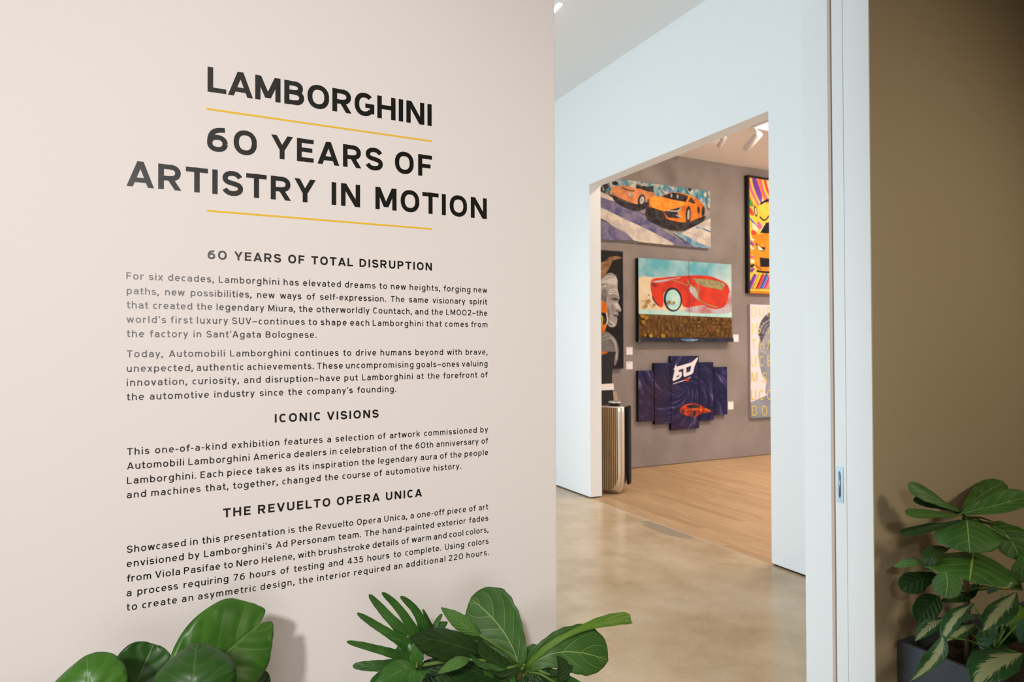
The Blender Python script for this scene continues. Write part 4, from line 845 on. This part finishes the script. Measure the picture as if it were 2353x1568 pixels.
LM = dict(
    fig=leaf_mat('fig_leaf_green', (.040, .125, .018), (.060, .170, .028), (.30, .42, .12), .5, 5, .38, .030, .18),
    round=leaf_mat('broad_leaf_green', (.035, .140, .012), (.070, .215, .022), (.12, .27, .05), .36, 5, .34, .03, .38),
    dark=leaf_mat('broad_leaf_dark', (.020, .085, .010), (.032, .115, .016), (.07, .17, .04), .38, 5, .34, .03, .35),
    finger=leaf_mat('finger_leaf_green', (.028, .105, .014), (.050, .165, .024), (.12, .25, .06), .36, 5, .3, .02, .2),
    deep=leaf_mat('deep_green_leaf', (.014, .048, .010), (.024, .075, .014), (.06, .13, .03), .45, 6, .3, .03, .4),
    light=leaf_mat('light_green_leaf', (.075, .20, .035), (.10, .24, .05), (.2, .33, .1), .42, 7, .3, .03, .3),
    yellow=leaf_mat('yellowing_leaf', (.09, .23, .02), (.14, .28, .025), (.35, .42, .1), .40, 7, .3, .04, .3, edge=(.42, .36, .05)),
    figspot=leaf_mat('fig_leaf_browned', (.030, .110, .014), (.055, .150, .020), (.30, .42, .10), .40, 5, .30, .035, .25, edge=(.36, .26, .06)),
    var=leaf_mat('variegated_leaf', (.016, .075, .022), (.030, .115, .035), None, .36, 9, .35, .05, .25, varieg=(.36, .42, .22)),
    bluish=leaf_mat('bluish_leaf', (.040, .115, .065), (.06, .15, .085), (.1, .2, .12), .3, 9, .35, .03, .2))
PROF = dict(
    fiddle=[(0, .10), (.08, .36), (.25, .52), (.45, .76), (.65, 1), (.80, .97), (.91, .73), (.97, .42), (1, .04)],
    dome=[(0, .15), (.07, .50), (.22, .84), (.48, 1), (.72, .97), (.88, .80), (.96, .58), (1, .25)],
    round=[(0, .10), (.07, .48), (.22, .84), (.48, 1), (.72, .93), (.88, .66), (.96, .36), (1, .03)],
    notch=[(0, .15), (.10, .45), (.28, .78), (.52, 1), (.75, .98), (.90, .84), (.97, .62), (1, .35)],
    lance=[(0, .05), (.12, .40), (.32, .88), (.50, 1), (.70, .82), (.88, .42), (.96, .18), (1, .01)],
    finger=[(0, 1.3), (.15, 1.0), (.35, .74), (.60, .60), (.80, .50), (.92, .37), (.98, .22), (1, .06)],
    twist=[(0, .25), (.25, .50), (.45, .42), (.60, .55), (.80, .95), (.95, 1), (1, .72)])
def prof(tab, u):
    """smooth (monotone-ish) width along the leaf"""
    for i in range(len(tab)-1):
        if u <= tab[i+1][0]:
            x0, y0 = tab[i]; x1, y1 = tab[i+1]; h = x1-x0; k = (u-x0)/h
            m0 = (y1-tab[i-1][1])/(x1-tab[i-1][0])*h if i else (y1-y0)
            m1 = (tab[i+2][1]-y0)/(tab[i+2][0]-x0)*h if i+2 < len(tab) else (y1-y0)*1.6
            return max(.0, (2*k**3-3*k*k+1)*y0+(k**3-2*k*k+k)*m0+(-2*k**3+3*k*k)*y1+(k**3-k*k)*m1)
    return tab[-1][1]
def blade(base, mid, tip, wl, wr, n, shape, cup=.15, wave=.0, notch=0, rag=1, nu=30, nv=14, droop=0, seed=0):
    base, mid, tip = Vector(base), Vector(mid), Vector(tip); ctl = mid*2-(base+tip)/2; n = Vector(n).normalized(); rnd = random.Random(seed)
    ph, ph2 = rnd.uniform(0, 6), rnd.uniform(0, 6); V, F, U = [], [], []; ln = (tip-base).length
    for i in range(nu+1):
        u = i/nu; u = 1-(1-u)**1.35; c = base*(1-u)**2+ctl*2*u*(1-u)+tip*u*u; t = ((ctl-base)*(1-u)+(tip-ctl)*u).normalized()
        s = t.cross(n).normalized(); nn = s.cross(t).normalized(); w = prof(PROF[shape], u)
        for j in range(nv+1):
            v = -1+2*j/nv; a = abs(v); ww = (wl if v < 0 else wr)*w
            if a > .84: ww *= 1+rag*(.02*math.sin(u*23+ph+v*2)+.02*math.sin(u*51+ph2))
            lift = cup*ww*a**1.7+wave*(a**2)*math.sin(u*11+ph+(1.3 if v > 0 else 0))*max(wl, wr)-droop*ww*a**3
            p = c+s*(v*ww)+nn*lift+t*(notch*ln*math.sin(math.pi*min(1, a))*u**5)
            V.append(p); U.append((u, (v+1)/2))
    for i in range(nu):
        for j in range(nv): k = i*(nv+1)+j; F.append((k, k+1, k+nv+2, k+nv+1))
    return V, F, U
class Plant:
    def __init__(s, name, label, loc, conv): s.root = thing(name, loc, label, 'plant'); s.conv = conv; s.seed = 0
    def px(s, p): return onY(*s.conv(p[0], p[1]), p[2])
    def scale(s, p): return ((s.px(p)-C0).dot(fw))/F_PX*abs(s.conv(1, 0)[0]-s.conv(0, 0)[0])
    def leaf(s, base, mid, tip, w, shape, mk, n=(-.4, -1, .6), pet=None, **kw):
        s.leaves([(base, mid, tip, w, shape, n, kw)], mk, pet)
    def leaves(s, specs, mk, pet=None, name='leaf'):
        V, F, U, Mi = [], [], [], []
        for base, mid, tip, w, shape, n, kw in specs:
            s.seed += 1; wl, wr = w if isinstance(w, tuple) else (w, w); k = s.scale(mid)
            q = s.px(base); tw = Vector((-q.x, -q.y, 0)).normalized(); ri = Vector((-tw.y, tw.x, 0)); n = ri*n[0]-tw*n[1]+Vector((0, 0, n[2]))   # facing: right, away, up as seen by a visitor in the doorway
            v, f, uv = blade(q, s.px(mid), s.px(tip), wl*k, wr*k, n, shape, seed=s.seed, **kw); o = len(V)
            V += v; F += [tuple(o+i for i in q) for q in f]; U += uv; Mi += [0]*len(f)
        if pet:
            b = MB(); B = s.px(specs[0][0]); E_ = Vector(pet); b.tube([E_, E_.lerp(B, .5)+Vector((0, 0, .01)), B+(s.px(specs[0][1])-B)*.06], [.004, .0032, .0028], 7); o = len(V)
            V += b.v; F += [tuple(o+i for i in q) for q in b.f]; U += [(0, .5)]*len(b.v); Mi += [1]*len(b.f)
        ob = obj(name, V, F, [LM[mk], M_green_stem], s.root, True, Mi, U)
        so = ob.modifiers.new('thickness', 'SOLIDIFY'); so.thickness = .0006; so.offset = 0
        return ob
    def stem(s, pts, rad, m=None): b = MB(); b.tube(pts, rad, 10); b.build('stem', m or M_stem, s.root, True)
def planter(name, x0, x1, y0, y1, h, label, th=.022):
    r = thing(name, ((x0+x1)/2, (y0+y1)/2, 0), label, 'planter')
    b = MB(); n = 0
    o = [(x0, y0), (x1, y0), (x1, y1), (x0, y1)]; i = [(x0+th, y0+th), (x1-th, y0+th), (x1-th, y1-th), (x0+th, y1-th)]
    R = [[(x, y, z) for x, y in q] for q, z in ((o, 0), (o, h), (i, h), (i, h-.06))]
    b.loft(R, cap=False); bevel(b.build('box', M_planter, r), .002)
    b = MB(); g_ = 14
    for a in range(g_+1):
        for c in range(g_+1): b.v.append(Vector((x0+th+.001+(x1-x0-2*th-.002)*a/g_, y0+th+.001+(y1-y0-2*th-.002)*c/g_, h-.05+random.uniform(-.008, .012))))
    for a in range(g_):
        for c in range(g_): k = a*(g_+1)+c; b.f.append((k, k+g_+1, k+g_+2, k+1)); b.m.append(0)
    b.build('soil', M_soil, r, True)
PH = .36
planter('planter_box', -.72, -.02, 1.28, 1.70, PH, 'grey planter box under the round leaved plant by the lettered wall')
planter('planter_box', .06, .92, 1.28, 1.70, PH, 'grey planter box under the finger leaved plant and the upright fig leaf')
cp = onY(2063, 1472, D-.012); RX, RH = cp.x, cp.z
planter('planter_box', RX, RX+1.2, D-.47, D-.012, RH, 'slate grey planter box against the tan wall, bottom right')

# left: broad leaved plant
pA = Plant('broad_leaf_plant', 'plant with broad glossy round leaves at the bottom left before the lettered wall', (-.33, 1.5, PH-.05), lambda x, y: (x, y))
tA = Vector((-.10, 1.52, .72)); pA.stem([(-.33, 1.5, PH-.06), (-.25, 1.5, .52), tA], [.012, .010, .007], M_green_stem)
pA.leaf((386, 1618, 1.47), (500, 1518, 1.50), (597, 1434, 1.56), (110, 104), 'notch', 'round', (.10, -1, .25), tA, cup=.10, wave=.05, rag=0, notch=.13, droop=.10)
pA.leaf((447, 1690, 1.36), (444, 1580, 1.33), (452, 1478, 1.40), 90, 'dome', 'dark', (-.1, -1, .5), tA, cup=-.25, rag=0, droop=.1, wave=.04)
pA.leaf((215, 1720, 1.40), (205, 1600, 1.36), (200, 1506, 1.40), (88, 74), 'dome', 'round', (-.2, -1, .5), tA, cup=-.30, rag=0, wave=.04)
pA.leaf((275, 1690, 1.50), (312, 1575, 1.50), (352, 1480, 1.52), (66, 64), 'dome', 'dark', (.1, -1, .3), tA, cup=.12, rag=0, wave=.05)
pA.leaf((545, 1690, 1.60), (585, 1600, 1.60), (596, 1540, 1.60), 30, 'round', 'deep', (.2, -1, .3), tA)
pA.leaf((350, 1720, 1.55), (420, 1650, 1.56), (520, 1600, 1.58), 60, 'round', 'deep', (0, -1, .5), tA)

# middle: finger leaved plant and fiddle fig
def c7(x, y): return (760+x/3.268, 1320+y/3.268)
pB = Plant('finger_leaf_plant', 'plant with long finger lobed leaves before the lettered wall, left of the fig', (.30, 1.5, PH-.05), c7)
hb = onY(*c7(645, 690), 1.43); pB.stem([(.30, 1.5, PH-.06), (.28, 1.49, .6), hb+Vector((.02, .02, -.06))], [.012, .010, .006], M_green_stem)
nf = (-.25, -1, .55)
fing = [((120, 507), (390, 575), 46), ((198, 292), (430, 440), 50), ((288, 152), (460, 345), 56), ((384, 138), (545, 300), 48), ((522, 168), (655, 300), 48), ((165, 690), (380, 690), 64), ((300, 830), (450, 750), 84)]
ends = [(640, 650), (625, 560), (640, 520), (665, 520), (715, 480), (640, 690), (640, 700)]
sp_ = []
for k, ((tp, md, w), e_) in enumerate(zip(fing, ends)):
    dy = .02*(k % 3); sp_.append(((e_[0], e_[1], 1.43+dy*.3), (md[0], md[1], 1.41+dy), (tp[0], tp[1], 1.40+dy*1.6), w, 'finger', nf, dict(cup=.25, nu=18, nv=6, wave=.06)))
sp_.append(((660, 760, 1.425), (600, 620, 1.425), (640, 420, 1.44), (120, 100), 'lance', nf, dict(cup=.1)))
pB.leaves(sp_, 'finger', hb+Vector((.02, .02, -.05)))
pB.leaves([((650, 700, 1.40), (500, 740, 1.38), (340, 840, 1.37), (90, 90), 'lance', nf, dict(cup=.1)), ((640, 720, 1.39), (540, 830, 1.37), (430, 980, 1.37), 80, 'finger', nf, {}), ((650, 720, 1.39), (620, 830, 1.37), (600, 980, 1.37), 80, 'finger', nf, {})], 'finger', hb)
pB.leaves([((1250, 655, 1.47), (900, 520, 1.42), (588, 482, 1.38), (135, 92), 'lance', (-.2, -1, .45), dict(cup=-.2, wave=.12)), ((1150, 640, 1.46), (960, 610, 1.43), (700, 545, 1.40), (40, 36), 'finger', (-.3, -.9, .7), {})], 'deep', hb)
pB.leaves([((780, 470, 1.52), (740, 370, 1.53), (690, 262, 1.54), 26, 'finger', nf, {}), ((770, 470, 1.52), (790, 380, 1.53), (836, 300, 1.54), 34, 'finger', nf, {}), ((740, 480, 1.52), (790, 420, 1.53), (880, 360, 1.54), 50, 'lance', nf, {})], 'finger', hb)
pB.leaves([((650, 700, 1.48), (760, 700, 1.47), (960, 640, 1.47), (60, 70), 'lance', (-.2, -.8, .8), {}), ((660, 720, 1.48), (760, 760, 1.47), (950, 830, 1.46), 66, 'lance', (-.2, -.9, .6), {})], 'deep', hb)

pC = Plant('fiddle_leaf_fig', 'fiddle leaf fig at the end of the lettered wall, one leaf reaching right', (.62, 1.52, PH-.05), c7)
tC = onY(*c7(1455, 730), 1.50); pC.stem([(.62, 1.52, PH-.06), (.63, 1.51, .6), tC+Vector((0, 0, .01))], [.014, .011, .006])
pC.leaf((1412, 696, 1.49), (1290, 420, 1.53), (1050, 182, 1.60), (228, 208), 'fiddle', 'fig', (-.15, -1, .25), tC, cup=.10, wave=.05)
pC.leaf((1482, 706, 1.49), (1740, 585, 1.46), (2085, 650, 1.46), (195, 150), 'fiddle', 'fig', (.25, -1, .45), tC, cup=.08, wave=.06)
pC.leaf((1470, 700, 1.48), (1835, 440, 1.44), (2256, 352, 1.44), (62, 30), 'twist', 'yellow', (.3, -.75, .75), tC, cup=.35, wave=.10)
pC.leaf((1128, 462, 1.46), (985, 372, 1.46), (828, 250, 1.47), (56, 62), 'lance', 'light', (-.2, -1, .7), tC, cup=-.1, wave=.04)
pC.leaf((1050, 640, 1.42), (940, 668, 1.40), (803, 750, 1.39), (48, 42), 'lance', 'light', (-.1, -1, .8), tC, cup=.1)
pC.leaf((1470, 690, 1.54), (1500, 600, 1.56), (1570, 560, 1.58), 52, 'round', 'light', (.1, -1, .5), tC)
pC.leaf((1700, 830, 1.44), (1735, 720, 1.43), (1696, 615, 1.43), (40, 62), 'lance', 'deep', (.4, -.9, .3), tC, cup=.3)
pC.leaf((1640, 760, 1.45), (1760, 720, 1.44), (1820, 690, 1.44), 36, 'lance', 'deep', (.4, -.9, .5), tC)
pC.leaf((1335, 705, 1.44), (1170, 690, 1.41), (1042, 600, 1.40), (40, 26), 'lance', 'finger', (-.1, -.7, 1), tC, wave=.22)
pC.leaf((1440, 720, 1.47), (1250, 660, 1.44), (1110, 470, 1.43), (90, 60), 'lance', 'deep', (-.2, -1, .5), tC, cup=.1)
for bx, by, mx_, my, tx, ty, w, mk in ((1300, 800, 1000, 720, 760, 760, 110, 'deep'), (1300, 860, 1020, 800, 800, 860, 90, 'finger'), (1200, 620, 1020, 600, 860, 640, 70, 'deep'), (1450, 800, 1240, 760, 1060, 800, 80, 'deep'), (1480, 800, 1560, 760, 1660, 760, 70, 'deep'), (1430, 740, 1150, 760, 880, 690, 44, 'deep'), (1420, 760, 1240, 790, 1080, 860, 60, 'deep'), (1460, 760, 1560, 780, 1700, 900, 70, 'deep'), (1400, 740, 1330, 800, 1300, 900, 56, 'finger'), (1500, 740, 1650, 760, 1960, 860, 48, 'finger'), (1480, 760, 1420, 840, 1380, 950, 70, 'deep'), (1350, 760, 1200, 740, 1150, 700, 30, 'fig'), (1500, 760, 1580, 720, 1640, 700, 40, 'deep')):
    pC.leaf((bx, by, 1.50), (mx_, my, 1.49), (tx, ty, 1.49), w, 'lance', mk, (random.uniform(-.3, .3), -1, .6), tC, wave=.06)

# right: fig and variegated plant in the slate planter
def c5(x, y): return (2000+x/3.028, 1050+y/3.028)
nx_ = onY(*c5(650, 420), 1.60); pD = Plant('fiddle_leaf_fig', 'dark fiddle leaf fig in the slate grey planter against the tan wall', (nx_.x+.02, 1.60, RH-.05), c5)
tD = Vector((nx_.x, 1.60, nx_.z)); pD.stem([(nx_.x+.02, 1.60, RH-.06), (nx_.x+.01, 1.6, .7), tD], [.013, .011, .007])
zD = lambda z: Vector((nx_.x, 1.60, z))
pD.leaf((640, 385, 1.60), (450, 290, 1.64), (262, 186, 1.70), (62, 58), 'fiddle', 'fig', (-.2, -.8, .9), tD, cup=-.15, wave=.06)
pD.leaf((640, 400, 1.62), (470, 330, 1.66), (298, 305, 1.71), 46, 'fiddle', 'deep', (-.2, -.9, .6), tD)
pD.leaf((620, 405, 1.57), (440, 408, 1.56), (246, 400, 1.56), (40, 62), 'fiddle', 'fig', (-.1, -.9, .8), tD, cup=.1, wave=.08)
pD.leaf((640, 440, 1.58), (420, 495, 1.60), (208, 535, 1.64), (48, 40), 'fiddle', 'deep', (-.1, -.8, .9), tD, wave=.12)
pD.leaf((650, 390, 1.64), (770, 270, 1.70), (930, 180, 1.75), (80, 72), 'fiddle', 'fig', (0, -1, .7), tD, wave=.08, cup=.1)
pD.leaf((640, 395, 1.58), (850, 345, 1.52), (1130, 270, 1.46), (105, 86), 'fiddle', 'fig', (.1, -.75, 1), tD, cup=.10, wave=.05)
pD.leaf((670, 430, 1.58), (682, 540, 1.52), (692, 668, 1.49), (180, 196), 'round', 'fig', (0, -.95, .8), tD, cup=-.18, wave=.04)
pD.leaf((840, 480, 1.56), (960, 560, 1.50), (1040, 720, 1.46), (150, 92), 'fiddle', 'figspot', (.2, -1, .7), tD, cup=-.1, wave=.05)
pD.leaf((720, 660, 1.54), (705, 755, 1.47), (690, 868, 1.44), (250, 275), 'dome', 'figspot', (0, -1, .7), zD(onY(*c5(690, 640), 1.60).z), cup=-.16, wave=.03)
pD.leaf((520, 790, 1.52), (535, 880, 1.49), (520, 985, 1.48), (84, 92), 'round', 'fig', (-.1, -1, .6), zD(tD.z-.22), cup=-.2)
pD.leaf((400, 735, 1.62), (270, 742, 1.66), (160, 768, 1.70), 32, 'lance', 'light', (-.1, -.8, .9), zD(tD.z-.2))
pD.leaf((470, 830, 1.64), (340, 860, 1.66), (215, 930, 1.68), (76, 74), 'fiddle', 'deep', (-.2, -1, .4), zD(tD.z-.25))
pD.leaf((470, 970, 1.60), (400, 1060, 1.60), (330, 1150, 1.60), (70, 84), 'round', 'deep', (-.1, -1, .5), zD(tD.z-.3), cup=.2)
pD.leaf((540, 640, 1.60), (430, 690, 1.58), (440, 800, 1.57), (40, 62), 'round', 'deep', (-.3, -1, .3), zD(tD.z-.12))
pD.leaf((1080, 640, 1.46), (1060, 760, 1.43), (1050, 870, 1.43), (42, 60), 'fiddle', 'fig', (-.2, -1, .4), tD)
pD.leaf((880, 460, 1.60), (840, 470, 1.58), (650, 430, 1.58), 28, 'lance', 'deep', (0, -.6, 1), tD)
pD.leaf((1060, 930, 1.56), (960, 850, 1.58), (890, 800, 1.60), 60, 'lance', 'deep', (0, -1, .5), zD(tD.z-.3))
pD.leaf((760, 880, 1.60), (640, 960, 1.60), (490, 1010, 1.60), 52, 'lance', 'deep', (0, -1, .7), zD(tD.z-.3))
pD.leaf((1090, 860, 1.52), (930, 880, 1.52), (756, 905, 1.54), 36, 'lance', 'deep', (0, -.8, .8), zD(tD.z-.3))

vx = onY(*c5(860, 1330), 1.50); pE = Plant('variegated_plant', 'low plant with cream and green streaked leaves in the slate grey planter', (vx.x, 1.50, RH-.05), c5)
kE = Vector((vx.x, 1.50, RH+.04)); pE.stem([(vx.x, 1.50, RH-.06), kE], [.014, .010], M_green_stem)
pE.leaf((722, 1018, 1.48), (590, 1130, 1.44), (497, 1305, 1.42), (58, 66), 'lance', 'var', (-.4, -1, .5), kE, cup=.2)
pE.leaf((500, 1240, 1.42), (455, 1395, 1.37), (282, 1560, 1.34), (70, 66), 'lance', 'var', (-.4, -1, .4), kE, cup=.25, wave=.08)
pE.leaf((1015, 945, 1.47), (900, 1070, 1.42), (782, 1216, 1.40), (86, 80), 'lance', 'var', (-.2, -1, .7), kE, cup=-.15)
pE.leaf((1062, 1370, 1.40), (880, 1440, 1.36), (715, 1600, 1.35), (105, 150), 'lance', 'var', (-.1, -1, .8), kE, cup=-.15)
pE.leaf((510, 1125, 1.52), (410, 1190, 1.52), (312, 1285, 1.52), (50, 56), 'lance', 'var', (-.3, -1, .6), kE)
pE.leaf((760, 1100, 1.50), (680, 1120, 1.47), (602, 1160, 1.45), 30, 'lance', 'bluish', (-.1, -.8, .8), kE)
pE.leaf((930, 893, 1.50), (870, 910, 1.48), (815, 960, 1.47), 30, 'lance', 'bluish', (-.1, -.9, .7), kE)
pE.leaf((730, 1160, 1.50), (640, 1210, 1.47), (520, 1290, 1.46), 52, 'lance', 'var', (-.2, -1, .6), kE)
pE.leaf((880, 1170, 1.52), (810, 1250, 1.50), (770, 1345, 1.50), 56, 'lance', 'bluish', (-.3, -1, .4), kE)
pE.leaf((1040, 1030, 1.52), (1030, 1140, 1.50), (1010, 1260, 1.50), 66, 'lance', 'yellow', (-.2, -1, .4), kE)
pE.leaf((1110, 1100, 1.46), (1070, 1200, 1.45), (1040, 1300, 1.45), 46, 'lance', 'bluish', (-.3, -1, .5), kE)
for bx, by, mx_, my, tx, ty, w in ((900, 1330, 780, 1340, 720, 1470, 50), (950, 1250, 880, 1300, 790, 1420, 60), (1000, 1300, 960, 1250, 940, 1180, 70), (980, 1360, 860, 1360, 740, 1380, 44), (1100, 1500, 1050, 1520, 1010, 1600, 60)):
    pE.leaf((bx, by, 1.53), (mx_, my, 1.52), (tx, ty, 1.50), w, 'lance', 'deep', (-.2, -1, .5), kE)
